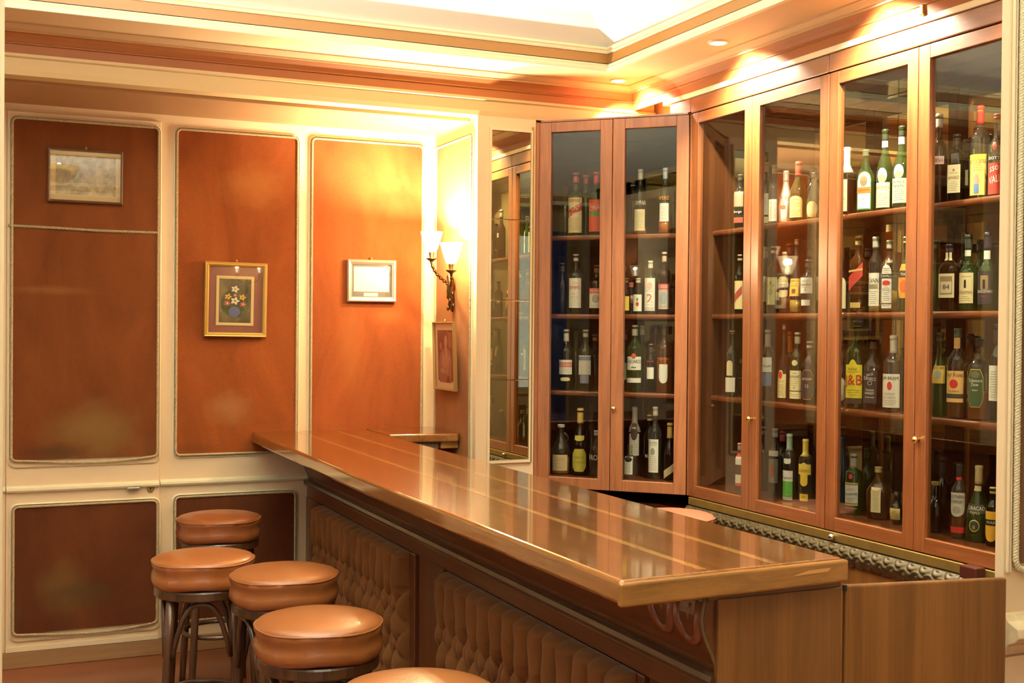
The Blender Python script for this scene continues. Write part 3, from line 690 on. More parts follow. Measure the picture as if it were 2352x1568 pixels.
def art_flowers(t, m, a, b):
    obj('inner_frame', frame_bm(.185, .245, [(0, .006), (0, .0095), (.004, .010), (.014, .009), (.014, .006)]), plain('gilt_cream', (.70, .56, .26), .45, .2), t).location = (-.004, 0, -.006)
    bm = new(); box(bm, -.080, .072, -.0072, -.006, -.117, .105)
    p = obj('flower_painting', bm, artmat('dark_painted_ground', (.05, .045, .025), (.12, .10, .05), (.22, .17, .08), 9, 4, 4), t)
    def fl(x, z, r, c, cc):
        n = 40; pts = [(x+r*(.78+.22*math.cos(5*2*PI*k/n))*math.cos(2*PI*k/n), z+r*.85*(.78+.22*math.cos(5*2*PI*k/n))*math.sin(2*PI*k/n)) for k in range(n)]
        f = obj('blossom', flat(pts, -.0084, -.0072), paint(c, .7), p); obj('flower_eye', flat(disc(x, z, r*.28, r*.2), -.0090, -.0084), paint(cc, .7), f)
    obj('foliage', flat(disc(-.004, -.020, .070, .072, 22), -.0076, -.0072), artmat('painted_leaves', (.02, .03, .012), (.05, .07, .025), (.12, .13, .05), 30, 5), p)
    obj('vase', flat(disc(-.006, -.060, .028, .026), -.0080, -.0076), paint((.10, .12, .30), .5), p)
    fl(-.004, .052, .021, (.75, .70, .62), (.35, .18, .05)); fl(-.004, -.006, .023, (.78, .74, .66), (.30, .18, .06))
    fl(-.038, .014, .018, (.70, .42, .08), (.25, .1, .02)); fl(.032, .012, .018, (.70, .42, .08), (.25, .1, .02))
    fl(-.042, -.018, .016, (.55, .12, .08), (.75, .6, .5)); fl(.036, -.022, .016, (.55, .12, .08), (.75, .6, .5)); fl(-.004, .022, .010, (.6, .2, .12), (.8, .7, .6))
picture('flower_picture', 'gold framed flower painting with purple mat on the middle velvet panel', (1.153, YB-.022, 1.730), 0, .308, .370, [(0, 0), (0, .014), (.004, .022), (.010, .020), (.013, .024), (.019, .018), (.022, .013), (.022, 0)], plain('gold_frame', (.62, .42, .11), .35, .55), plain('purple_mat', (.24, .085, .065), .75), art_flowers, tilt=.012)
def art_sketch(t, m, a, b):
    obj('sketch_paper', B(-a+.014, a-.014, -.0068, -.006, -b+.030, b-.014), plain('white_paper', (.85, .83, .76), .8), t)
    obj('caption_card', B(-.042, .034, -.0072, -.006, -b+.006, -b+.024), paint((.82, .78, .68), .8), t)
    bm = new()
    for k in range(7): box(bm, -.07+.02*k, -.055+.02*k, -.0074, -.0068, -.04+.01*math.sin(2.1*k), -.036+.01*math.sin(2.1*k))
    obj('pencil_mark', bm, paint((.68, .62, .5), .8), m)
picture('silver_framed_picture', 'silver framed white sheet with grey mat on the streaked velvet panel', (1.853, YB-.022, 1.840), 0, .264, .218, [(0, 0), (0, .016), (.006, .024), (.014, .022), (.022, .016), (.025, .013), (.025, 0)], plain('silver_frame', (.66, .62, .52), .3, .75), plain('grey_mat', (.15, .14, .115), .8), art_sketch, tilt=-.004)
def art_portrait(t, m, a, b):
    dk = (.17, .06, .045)
    p = obj('sepia_print', B(-a+.030, a-.024, -.0068, -.006, -b+.038, b-.034), artmat('sepia_ground', (.10, .035, .028), (.16, .06, .045), (.22, .09, .07), 14, 8), t)
    def s(name, pts, c, k): return obj(name, flat(pts, -.0068-.0006*k, -.0066-.0006*(k-1)), paint(c, .75), p)
    s('figure', [(-.085, -.135), (-.095, -.05), (-.075, .01), (-.035, .035), (.02, .045), (.06, .03), (.085, -.02), (.08, -.135)], (.30, .145, .11), 1)
    s('figure', [(-.05, -.04), (-.035, .02), (.0, .0), (.03, .03), (.05, -.01), (.02, -.06), (-.03, -.06)], (.45, .25, .19), 2)
    s('figure', disc(.012, .075, .020, .031), (.50, .29, .22), 2); s('figure', [(.0, .05), (.024, .05), (.034, .0), (.012, -.02), (.006, .0)], (.48, .28, .21), 3)
    s('figure', disc(-.035, -.075, .034, .014), (.46, .26, .20), 3); s('figure', [(.0, -.09), (.06, .0), (.075, .02), (.07, -.02), (.03, -.09)], (.44, .24, .18), 3)
    s('figure', disc(-.060, .05, .014, .02), (.36, .19, .15), 2); s('figure', [(.015, -.135), (.02, -.105), (.05, -.10), (.065, -.135)], (.12, .04, .03), 3)
    s('figure', [(.048, .045), (.090, .045), (.090, .12), (.048, .12)], (.30, .13, .10), 1)
picture('sepia_picture', 'narrow framed sepia portrait print hanging below the wall sconce', (XP-.038, 5.702, 1.456), -PI/2, .292, .348, [(0, 0), (0, .020), (.003, .022), (.008, .020), (.010, .016), (.010, 0)], plain('thin_brown_gilt', (.34, .20, .07), .35, .4), plain('ivory_mat', (.82, .72, .50), .8), art_portrait, tilt=.0, lean=.035)

# ------------------------------------------------------------------ wall sconces and downlights
WARM = (1.0, .80, .52)
FILL_PEND = 620
SHADE = None
def shade_mat():
    if 'lit_glass_shade' in MATS: return MATS['lit_glass_shade']
    m, nt, out = newmat('lit_glass_shade')
    tl = nd(nt, 'ShaderNodeBsdfTranslucent'); tl.inputs[0].default_value = (.95, .90, .76, 1)
    tp = nd(nt, 'ShaderNodeBsdfTransparent'); tp.inputs[0].default_value = (.5, .45, .36, 1)
    mx = nd(nt, 'ShaderNodeMixShader'); mx.inputs[0].default_value = .35
    nt.links.new(tl.outputs[0], mx.inputs[1]); nt.links.new(tp.outputs[0], mx.inputs[2]); nt.links.new(mx.outputs[0], out.inputs[0])
    MATS['lit_glass_shade'] = m; return m
BULB = glow('lit_bulb', (1, .82, .55), 60)
def lamp(name, loc, watt, col=WARM, r=.018, kind='POINT'):
    l = bpy.data.lights.new(name, kind); l.energy = watt; l.color = col
    if kind == 'POINT': l.shadow_soft_size = r
    o = bpy.data.objects.new(name, l); COL.objects.link(o); o.location = loc; return o
def sconce(label, base, n, s, watt, arms):
    """base on the wall, n = outward normal, s = sideways; arms = (out, side, up) of the two drip pans"""
    base, n, s = Vector(base), Vector(n), Vector(s); Z = Vector((0, 0, 1))
    t = thing('wall_sconce', label, 'wall lamp', base, 0, 'bronze two-light wall sconces')
    def W(o, d, u): return base+n*o+s*d+Z*u
    bm = new(); pts = [W(.014, .002, -.11), W(.02, -.006, -.085), W(.022, .006, -.05), W(.026, -.004, -.01), W(.026, .004, .03), W(.03, 0, .06), W(.03, 0, .09)]
    tube(bm, pts, [.004, .013, .017, .020, .021, .016, .009], 10)
    for k in range(14):     # leaves twisting up the stem
        a = k*2.4; z = -.09+.012*k; c = W(.024+.014*math.cos(a), .016*math.sin(a), z)
        bmesh.ops.create_icosphere(bm, subdivisions=1, radius=.009, matrix=Matrix.Translation(c) @ Matrix.Diagonal((1, 1, 1.9, 1)))
    obj('stem', bm, BRONZE, t, smooth=True)
    for (o, d_, u) in arms:
        bm = new(); p0, p3 = W(.03, 0, .03), W(o, d_, u); p1 = W(.06, d_*.45, .0+.3*u); p2 = W(o, d_*1.05, u-.06); pts = []
        for k in range(15):
            q = k/14; pts.append(p0*(1-q)**3+p1*3*q*(1-q)**2+p2*3*q*q*(1-q)+p3*q**3)
        tube(bm, pts, [.0055+.003*abs(math.sin(5*k)) for k in range(15)], 7)
        for k in range(2, 14, 2): bmesh.ops.create_icosphere(bm, subdivisions=1, radius=.0085, matrix=Matrix.Translation(pts[k]+Vector((0, 0, -.006))))
        ar = obj('arm', bm, BRONZE, t, smooth=True)
        bm = new(); lathe(bm, [(.006, -.014), (.010, -.006), (.026, .004), (.028, .008), (.012, .006), (.010, .010), (.014, .034), (.012, .040)], 18, p3); obj('drip_pan', bm, BRONZE, ar, smooth=True, rel=base)
        bm = new(); lathe(bm, [(.022, .040), (.030, .058), (.042, .095), (.055, .140)], 26, p3, cap=False)
        sh = obj('glass_shade', bm, shade_mat(), t, smooth=True)
        bm = new(); lathe(bm, [(.004, .040), (.010, .052), (.013, .070), (.010, .088), (.002, .108)], 14, p3); obj('bulb', bm, BULB, t, smooth=True)
        lamp('sconce_light', p3+Vector((0, 0, .108)), watt)
    return t
sconce('bronze two-light wall sconce on the velvet side of the pier', (XP-.008, 5.665, 1.79), (-1, 0, 0), (0, -1, 0), 185, [(.105, .215, .083), (.135, .015, .150)])
sconce('bronze two-light wall sconce on the entrance wall, seen in the cabinet glass', (-1.80, YE+.12, 1.95), (0, 1, 0), (1, 0, 0), 16, [(.10, .13, .10), (.10, -.13, .10)])
sconce('bronze two-light wall sconce behind the camera, seen in the picture glass', (2.85, -2.2, 2.08), (0, 1, 0), (1, 0, 0), 26, [(.10, .13, .10), (.10, -.13, .10)])
for k, y in enumerate((5.235, 4.355, 3.475, 2.595)):
    lb = ('recessed downlight in the corner of the soffit', 'recessed downlight second from the soffit corner', 'recessed downlight third from the soffit corner', 'recessed downlight above the entrance end of the cabinets')[k]
    t = thing('downlight', lb, 'ceiling light', (2.895, y, ZS), 0, 'recessed downlights over the cabinets')
    bm = new(); P = [[(2.895+r*math.cos(2*PI*q/28), y+r*math.sin(2*PI*q/28), z) for q in range(28)] for r, z in ((.033, ZS-.001), (.036, ZS-.007), (.043, ZS-.005), (.046, ZS+.001))]
    quadgrid(bm, P, False, True); obj('trim_ring', bm, CREAM2, t, smooth=True)
    bm = new(); lathe(bm, [(.032, -.001), (.030, -.006), (.018, -.010)], 20, (2.895, y, ZS)); obj('bulb', bm, glow('lit_halogen', (1, .86, .62), 45), t)
    sl_o = lamp('downlight_light', (2.895, y, ZS-.022), 320, (1, .88, .68), .014, 'SPOT'); sl = sl_o.data
    sl.spot_size = math.radians(126); sl.spot_blend = 1.0; sl.shadow_soft_size = .014; sl_o.rotation_euler = (0, -.46, 0)
# ------------------------------------------------------------------ bar room side seen only in reflections: added window, curtain, table lamp
wn = bpy.data.objects.new('added_window_1', None); COL.objects.link(wn); wn['kind'] = 'structure'; wn['_o'] = (0, 0, 0)  # added window: glowing pane and area light to help light the room
obj('added_window_pane', B(-3.198, -3.19, 3.2, 4.4, .9, 2.4), glow('fill_daylight_pane', (.80, .90, 1.0), 2.2), wn)
bm = new()
for a in ((3.12, 3.2, .82, 2.48), (4.4, 4.48, .82, 2.48), (3.2, 4.4, .82, .9), (3.2, 4.4, 2.4, 2.48), (3.78, 3.82, .9, 2.4)): box(bm, -3.2, -3.17, a[0], a[1], a[2], a[3])
obj('added_window_frame', bm, CREAM2, wn)
bm = new(); P = [[(-3.12+.025*math.sin(k*1.1), 2.42+.75*k/60, z) for z in (.05, 1.2, 2.6)] for k in range(61)]; quadgrid(bm, P)
e = bmesh.ops.extrude_face_region(bm, geom=bm.faces[:])
for v in [q for q in e['geom'] if isinstance(q, bmesh.types.BMVert)]: v.co.x -= .006
tag(obj('curtain', bm, plain('blue_curtain_cloth', (.07, .12, .36), .8), smooth=True), 'blue curtain beside the added window, seen only in the cabinet glass', 'curtain')

def fill_daylight(name, loc, rot, sx, sy_, watt, col=(1, .95, .86)):
    l = bpy.data.lights.new(name, 'AREA'); l.shape = 'RECTANGLE'; l.size = sx; l.size_y = sy_; l.energy = watt; l.color = col
    o = bpy.data.objects.new(name, l); COL.objects.link(o); o.location = loc; o.rotation_euler = rot
fill_daylight('added_window_fill', (-3.15, 3.8, 1.65), (0, -PI/2, 0), 1.5, 1.2, 3, (1, .90, .74))
wn2 = bpy.data.objects.new('added_window_2', None); COL.objects.link(wn2); wn2['kind'] = 'structure'; wn2['_o'] = (0, 0, 0)  # second added window, unseen behind the camera, as fill light
obj('added_window_pane', B(-1.6, .6, -2.2, -2.19, .9, 2.7), MATS['fill_daylight_pane'], wn2)
bm = new()
for a in ((-1.68, -1.6, .82, 2.78), (.6, .68, .82, 2.78), (-1.6, .6, .82, .9), (-1.6, .6, 2.7, 2.78), (-.52, -.48, .9, 2.7)): box(bm, a[0], a[1], -2.2, -2.16, a[2], a[3])
obj('added_window_frame', bm, CREAM2, wn2)
fill_daylight('added_window_fill', (-.5, -2.12, 1.8), (PI/2, 0, 0), 2.2, 1.8, 12, (1, .90, .72))
# added bowl pendants, unseen above the frame, to brighten vault and room
for pdx, pdy, pw, pl in ((.5, 3.05, FILL_PEND, 'added unseen brass bowl pendant lighting the vault over the bar stools, above the picture'), (.6, 1.0, FILL_PEND*.5, 'added unseen brass bowl pendant over the entrance room, above the picture')):
    pn = thing('added_pendant', pl, 'ceiling light', (pdx, pdy, 2.80), 0, 'added brass bowl pendants')
    bm = new(); lathe(bm, [(.01, 2.80), (.06, 2.81), (.13, 2.86), (.175, 2.95), (.171, 2.95), (.125, 2.868), (.058, 2.82), (.01, 2.812)], 36, (pdx, pdy, 0)); obj('bowl', bm, BRASS, pn, smooth=True)
    for k in range(3):
        bm = new(); a = 2*PI*k/3; tube(bm, [(pdx+.172*math.cos(a), pdy+.172*math.sin(a), 2.95), (pdx+.01*math.cos(a), pdy+.01*math.sin(a), 3.42)], .0025, 6); obj('rod', bm, BRASS, pn)
    bm = new(); tube(bm, [(pdx, pdy, 3.40), (pdx, pdy, vz(pdx, pdy)+.01)], .012, 8); obj('stem', bm, BRASS, pn)
    lamp('added_pendant_light', (pdx, pdy, 2.945), pw, (1, .95, .80), .03)

# ------------------------------------------------------------------ world, render settings
w = bpy.data.worlds.new('world'); S.world = w; w.use_nodes = True
w.node_tree.nodes['Background'].inputs[0].default_value = (1, .9, .75, 1); w.node_tree.nodes['Background'].inputs[1].default_value = .0
S.view_settings.view_transform = 'Standard'; S.view_settings.look = 'None'; S.view_settings.gamma = 1; S.view_settings.use_curve_mapping = False
S.view_settings.exposure = -.35
S.cycles.max_bounces = 12; S.cycles.transparent_max_bounces = 40; S.cycles.diffuse_bounces = 5; S.cycles.glossy_bounces = 5
S.cycles.caustics_reflective = False; S.cycles.caustics_refractive = False; S.cycles.sample_clamp_indirect = 6
S.cycles.use_denoising = True
# ------------------------------------------------------------------ bottles
GL = {'g': glassy('green_glass', (.34, .48, .16), .05, 1.5, (.10, .19, .045, .30)), 'd': glassy('dark_glass', (.13, .10, .05), .05, 1.5, (.03, .025, .012, .3)), 'c': glassy('clear_glass', (.88, .88, .80), .04, 1.5, (.60, .58, .46, .05)),
      'a': glassy('amber_glass', (.66, .38, .13), .05, 1.5, (.32, .13, .03, .25)), 'b': glassy('blue_glass', (.10, .30, .45), .05, 1.5, (.04, .14, .20, .35)), 'y': glassy('olive_glass', (.55, .56, .22), .05, 1.5, (.24, .23, .06, .25)),
      'w': plain('white_opal_glass', (.78, .74, .62), .25), 'k': plain('black_glass', (.02, .016, .012), .08), 'n': glassy('brown_glass', (.28, .14, .05), .05, 1.5, (.11, .045, .015, .3))}
LQ = {'a': (.30, .10, .015), 'r': (.35, .02, .012), 'd': (.035, .014, .006), 'y': (.42, .26, .05), 'o': (.45, .13, .02), 'g': (.05, .09, .025), 'm': (.16, .05, .012)}
ST = {  # shoulder start, neck start, neck radius ratio
    'bord': (.60, .74, .36), 'spir': (.64, .80, .34), 'burg': (.44, .80, .36), 'champ': (.42, .82, .38), 'gin': (.70, .79, .36),
    'cone': (.30, .86, .36), 'long': (.50, .66, .36), 'squat': (.66, .80, .40), 'slim': (.66, .80, .42), 'ball': None, 'jug': None, 'flare': None, 'flask': (.52, .84, .28)}
def profile(style, R, H, t=1.0):
    if style == 'ball':
        P = [(R*.5, 0), (R*.62, .004)]
        for k in range(1, 14):
            a = -PI/2+.55+(PI-.9)*k/13; P.append((R*math.cos(a), H*.37+H*.36*math.sin(a)))
        rn = .014; return P+[(rn, H*.76), (rn, H)]
    if style == 'jug': return [(R*.92, 0), (R, .006), (R, H*.42), (R*.97, H*.50), (R*.80, H*.60), (R*.52, H*.70), (R*.34, H*.78), (R*.30, H*.9), (R*.36, H*.93), (R*.36, H)]
    if style == 'flare': return [(R*.96, 0), (R, .006), (R*.98, H*.26), (R*.90, H*.38), (R*.72, H*.50), (R*.45, H*.62), (R*.30, H*.72), (R*.27, H)]
    s, n, q = ST[style]; rn = max(.0115, R*q); P = [(R*.90, 0), (R, .006), (R, H*s*.5), (R, H*s)]
    for k in range(1, 8):
        u = k/7; P.append((R+(rn-R)*(.5-.5*math.cos(PI*u)), H*(s+(n-s)*u)))
    return P+[(rn, H*.94), (rn*1.12, H*.945), (rn*1.12, H*.985), (rn, H)]
def sect(kind):
    """cross-section: (unit angle) -> x, y factors"""
    def f(a):
        c, s = math.cos(a), math.sin(a)
        if kind == 'square': k = (abs(c)**6+abs(s)**6)**(-1/6); return .90*k*c, .90*k*s
        if kind == 'flat': return c, .58*s
        return c, s
    return f
def shell(prof, kind, n=26):
    f = sect(kind); bm = new(); zn = max(z for r, z in prof); rm = max(r for r, z in prof); rows = []
    for r, z in prof:
        rows.append([((f(2*PI*k/n)[0] if r > .55*rm else math.cos(2*PI*k/n))*r, (f(2*PI*k/n)[1] if r > .55*rm else math.sin(2*PI*k/n)*(.8 if kind == 'flat' else 1))*r, z) for k in range(n)])
    V = quadgrid(bm, rows, False, True); bm.faces.new(V[0][::-1]); bm.faces.new(V[-1]); return bm
def surf(u, R, kind, eps):
    """point of the front face at arc offset u"""
    if kind == 'round': a = u/R; return (R+eps)*math.sin(a), -(R+eps)*math.cos(a)
    if kind == 'square': x = max(-R*.96, min(R*.96, u)); return x, -.90*(max(0, (R/.9*.9)**6-abs(x)**6))**(1/6)-eps if abs(x) < R*.88 else -.80*R-eps
    x = max(-R*.98, min(R*.98, u)); return x, -.58*math.sqrt(max(0, R*R-x*x))-eps
def rad_at(prof, z):
    for (ra, za), (rb, zb) in zip(prof, prof[1:]):
        if za <= z <= zb and zb > za: return ra+(rb-ra)*(z-za)/(zb-za)
    return prof[-1][0]
def label_bm(shape, hw, z0, z1, R, kind, prof, eps=.0009, n=14):
    bm = new(); rows = []; m = 5
    for i in range(n+1):
        t = -1+2*i/n; u = hw*t; a, b = z0, z1
        if shape == 'oval': h = (z1-z0)/2*math.sqrt(max(.0004, 1-t*t)); c = (z0+z1)/2; a, b = c-h, c+h
        elif shape == 'arch': b = z1-(z1-z0)*.22*(1-math.sqrt(max(0, 1-t*t)))
        elif shape == 'tongue': a = z0+(z1-z0)*.30*(1-math.sqrt(max(0, 1-t*t)))
        elif shape == 'diag': k = (z1-z0)*.55; a, b = z0+k*t, z1+k*t
        elif shape == 'oct': k = max(0, abs(t)-.6)/.4*(z1-z0)*.22; a, b = z0+k, z1-k
        elif shape == 'bump': b = z1+(z1-z0)*.16*max(0, 1-(t/.45)**2)
        row = []
        for j in range(m+1):
            z = a+(b-a)*j/m; r = rad_at(prof, z); x, y = surf(u*(1 if kind != 'round' else 1), r if kind == 'round' else r, kind, eps); row.append((x, y, z))
        rows.append(row)
    V = quadgrid(bm, rows)
    ed = bmesh.ops.extrude_face_region(bm, geom=bm.faces[:])
    for v in [q for q in ed['geom'] if isinstance(q, bmesh.types.BMVert)]:
        d_ = math.hypot(v.co.x, v.co.y); k = (d_-eps*.9)/d_; v.co.x *= k; v.co.y *= k
    return bm
TX = {}
def text_geo(s):
    if s in TX: return TX[s]
    c = bpy.data.curves.new('t', 'FONT'); c.body = s; c.size = 1; c.align_x = 'CENTER'; c.resolution_u = 2
    o = bpy.data.objects.new('t', c); COL.objects.link(o); dg = bpy.context.evaluated_depsgraph_get(); me = o.evaluated_get(dg).to_mesh()
    v = [tuple(q.co) for q in me.vertices]; f = [tuple(p.vertices) for p in me.polygons]
    o.evaluated_get(dg).to_mesh_clear(); bpy.data.objects.remove(o); bpy.data.curves.remove(c)
    if v:
        y0 = min(q[1] for q in v); y1 = max(q[1] for q in v); x0 = min(q[0] for q in v); x1 = max(q[0] for q in v)
        v = [((q[0]-(x0+x1)/2), (q[1]-(y0+y1)/2), 0) for q in v]; TX[s] = (v, f, x1-x0, y1-y0)
    return TX[s]
def print_bm(s, zc, hgt, maxw, R, kind, prof, uo=0, eps=.0017, slope=0):
    v, f, w_, h_ = text_geo(s); k = hgt/h_; kx = min(k, maxw/w_); bm = new(); V = []
    for x, y, _ in v:
        z = zc+y*k+slope*x*kx; r = rad_at(prof, z); a, b = surf(x*kx+uo, r, kind, eps); V.append(bm.verts.new((a, b, z)))
    for q in f:
        try: bm.faces.new([V[i] for i in q])
        except ValueError: pass
    return bm
# colours
cr_ = (.72, .62, .36); wh = (.78, .75, .64); ye = (.78, .52, .06); rd = (.55, .03, .02); bk = (.015, .012, .01); go = (.60, .42, .12); gn = (.06, .22, .05); mint = (.58, .66, .50); or_ = (.70, .28, .03); bl = (.07, .13, .32); gy = (.33, .31, .26); pk = (.62, .33, .28); br = (.22, .09, .03); pe = (.74, .45, .16)
ROW = {1: 'top shelf', 2: 'second shelf', 3: 'third shelf', 4: 'cabinet floor'}
NB = [0]
def bottle(side, row, px, ytop, wpx, style, glass, cap, labels=(), texts=(), desc='', kind='round', back=0, liq=None, extra=None, turn=0):
    zs = SH[row-1]; r = .038
    for it in range(3):
        if side == 'w': P = on_plane(px, 742-(zs-1.6)*450, (XSH+.014+r+back*.115, 0, 0), (1, 0, 0))
        else: P = on_plane(px, 742-(zs-1.6)*450, CA-CN*(.085+.014+r+back*.10), (q2, q2, 0))
        dist = (P-CAM).dot(fw); r = wpx/2/F*dist
    n = (1, 0, 0) if side == 'w' else (q2, q2, 0)
    H = on_plane(px, ytop, P, n).z-zs; R = r*(.98 if kind == 'round' else .95)
    dc = Vector((CAM.x-P.x, CAM.y-P.y)).normalized(); dn = Vector((-1, 0)) if side == 'w' else Vector((-q2, -q2)); dv = (dc*.55+dn*.45).normalized()
    t = thing('liquor_bottle', desc+', '+ROW[row], 'bottle', (P.x, P.y, zs+.0005), math.atan2(dv.y, dv.x)+PI/2+turn, 'bottles on the '+ROW[row]+(' of the wall cabinets' if side == 'w' else ' of the corner cabinet'), local=True)
    NB[0] += 1
    prof = profile(style, R, H)
    obj('glass_body', shell(prof, kind), GL[glass], t, smooth=True)
    if liq and glass != 'w':
        lc, lev = liq; lp = [(rr*.93, zz) for rr, zz in prof if zz < H*lev]; lp = [(lp[0][0]*.95, .004)]+lp[1:]+[(rad_at(prof, H*lev)*.93, H*lev)]
        obj('liquid', shell(lp, kind, 20), plain('liquid_'+lc, LQ[lc], .1), t, smooth=True)
    if cap:
        cc, cf = cap[:2]; rn = prof[-1][0]; m = paint(cc, .35) if len(cap) < 3 else cap[2]; z0 = H*(1-cf); r0_ = rad_at(prof, z0)
        bm = new(); P_ = [(r0_+.0012, z0)]
        for k in range(1, 6): zz = z0+(H-z0)*k/6; P_.append((rad_at(prof, min(zz, H*.93))+.0012, zz))
        lathe(bm, P_+[(rn*1.14+.0012, H*.985), (rn*1.0, H+.002)], 20); obj('cap', bm, m, t, smooth=True)
    for L in labels:
        obj('paper_label', label_bm(L[0], L[1]*R, L[2]*H, L[3]*H, R, kind, prof, .0009 if len(L) < 6 else .0009+.0006*L[5]), paint(L[4], .55), t)
    L = labels[0] if labels else None      # rows of small rules standing for the fine print
    if L and sum(L[4]) > 1.1 and L[3]-L[2] > .22 and L[0] in ('rect', 'arch', 'oct', 'bump') and wpx > 25:
        used = [(T[1]-T[2]*.6, T[1]+T[2]*.6) for T in texts]+[(q[2]-.01, q[3]+.01) for q in labels[1:] if len(q) > 5]
        bm = new(); z = L[2]+.035
        while z < L[3]-.05:
            if not any(a-.012 < z < b+.012 for a, b in used):
                k = .38+.3*abs(math.sin(z*91+px)); q_ = label_bm('rect', L[1]*R*k, z*H, (z+.006)*H, R, kind, prof, .0013, 8); me_ = bpy.data.meshes.new('q'); q_.to_mesh(me_); q_.free(); bm.from_mesh(me_); bpy.data.meshes.remove(me_)
            z += .026
        if len(bm.verts): obj('fine_print', bm, paint(tuple(c*.48 for c in L[4]), .6), t)
        else: bm.free()
    for T in texts:
        s, zc, hf, c = T[:4]; mw = (T[4] if len(T) > 4 else .85)*2*R; sl = T[5] if len(T) > 5 else 0
        obj('lettering', print_bm(s, zc*H, hf*H, mw, R, kind, prof, slope=sl, eps=.0024), paint(c, .5), t)
    if extra == 'handle':
        bm = new(); tube(bm, [(R*.30+.022*math.sin(PI*k/12)*1.0, 0, H*(.62+.22*k/12)) for k in range(13)], .005, 8); obj('handle', bm, GL[glass], t, smooth=True)
    return t
W, C = 'w', 'c'
# corner cabinet, top shelf
bottle(C, 1, 1322, 398, 37, 'bord', 'g', ((.35, .04, .05), .16), [('rect', 1.0, .04, .60, cr_), ('diag', .99, .34, .46, (.42, .06, .03), 1)], [('CARPANO', .55, .06, (.35, .06, .04), .8), ('PUNT', .43, .065, wh, .62, .10), ('E MES', .33, .065, wh, .72, .10)], 'green bottle with cream label and slanted dark red band, corner cabinet')
bottle(C, 1, 1345, 403, 34, 'bord', 'g', ((.38, .04, .05), .15), [], [], 'green red-capped bottle standing behind the slanted-band bottle, corner cabinet', back=1)
bottle(C, 1, 1369, 396, 36, 'spir', 'g', ((.50, .03, .04), .19), [('rect', 1.0, .05, .56, (.55, .07, .03)), ('rect', .8, .30, .37, gn, 1)], [('CYNAR', .43, .07, wh, .8, .2)], 'green bottle with red label and red cap, corner cabinet')
bottle(C, 1, 1298, 428, 32, 'bord', 'y', None, [], [], 'plain olive bottle beside the far wood stile, corner cabinet', back=1)
bottle(C, 1, 1470, 390, 30, 'spir', 'c', ((.55, .62, .60), .16), [('rect', .9, .05, .38, cr_)], [('CAMPARI', .48, .065, wh, .95)], 'clear bottle with cream label below white letters, corner cabinet', liq=('o', .10))
bottle(C, 1, 1453, 418, 26, 'bord', 'n', ((.30, .34, .30), .08), [], [], 'small brown bottle behind the white-lettered bottle, corner cabinet', back=1)
bottle(C, 1, 1527, 387, 31, 'spir', 'c', ((.45, .52, .58), .17), [('rect', .8, .18, .46, wh)], [('APEROL', .54, .06, or_, .95)], 'clear bottle with white label and orange letters, corner cabinet', liq=('o', .22))
bottle(C, 1, 1546, 430, 28, 'bord', 'y', None, [], [], 'olive bottle behind the orange-lettered bottle, corner cabinet', back=1)
# corner cabinet, second shelf
bottle(C, 2, 1322, 585, 35, 'spir', 'k', ((.55, .45, .40), .11), [('rect', .92, .10, .60, wh)], [("PIMM'S", .44, .06, rd, .7), ('No 1', .34, .03, rd, .3)], 'black bottle with tall white label and red letters, corner cabinet')
bottle(C, 2, 1291, 604, 25, 'bord', 'd', ((.05, .04, .03), .18), [], [], 'slim dark bottle beside the far stile, corner cabinet')
bottle(C, 2, 1370, 610, 36, 'spir', 'd', ((.10, .05, .03), .15), [('rect', 1.0, .12, .52, wh), ('rect', 1.0, .42, .53, (.60, .12, .08), 1), ('oval', .5, .22, .40, (.45, .38, .30), 1)], [('RICARD', .475, .05, wh, .75)], 'dark bottle with white label under a red band, corner cabinet')
bottle(C, 2, 1437, 640, 22, 'slim', 'n', ((.2, .1, .05), .12), [('rect', .9, .10, .50, ye)], [], 'narrow brown bottle with yellow label beside the knob stile, corner cabinet')
bottle(C, 2, 1449, 650, 20, 'slim', 'c', ((.45, .12, .12), .14), [('rect', .9, .35, .60, pk)], [], 'narrow clear bottle with pink label, corner cabinet', back=1)
bottle(C, 2, 1465, 640, 24, 'spir', 'c', ((.6, .5, .4), .12), [('rect', .9, .08, .55, wh), ('oval', .30, .22, .34, rd, 1), ('oval', .16, .36, .46, gn, 1)], [], 'clear bottle with red cherry on white label, corner cabinet')
bottle(C, 2, 1493, 600, 29, 'gin', 'c', ((.7, .62, .5), .14), [('rect', .95, .06, .68, wh), ('oval', .42, .46, .60, (.75, .45, .38), 1), ('rect', .8, .07, .13, (.6, .55, .45), 1)], [('2', .30, .16, (.6, .15, .08), .5)], 'tall clear bottle with white label and large red figure, corner cabinet')
bottle(C, 2, 1525, 580, 30, 'spir', 'n', ((.62, .42, .32), .16), [('rect', .92, .08, .45, (.50, .42, .33)), ('rect', .92, .40, .49, (.55, .06, .04), 1), ('oval', .6, .16, .36, (.30, .34, .36), 1)], [('CASSIS', .445, .05, wh, .8)], 'brown bottle with red banded picture label, corner cabinet')
bottle(C, 2, 1546, 628, 28, 'bord', 'd', ((.4, .3, .1), .05), [], [], 'dark unlabelled bottle beside the hinge stile, corner cabinet', back=1)
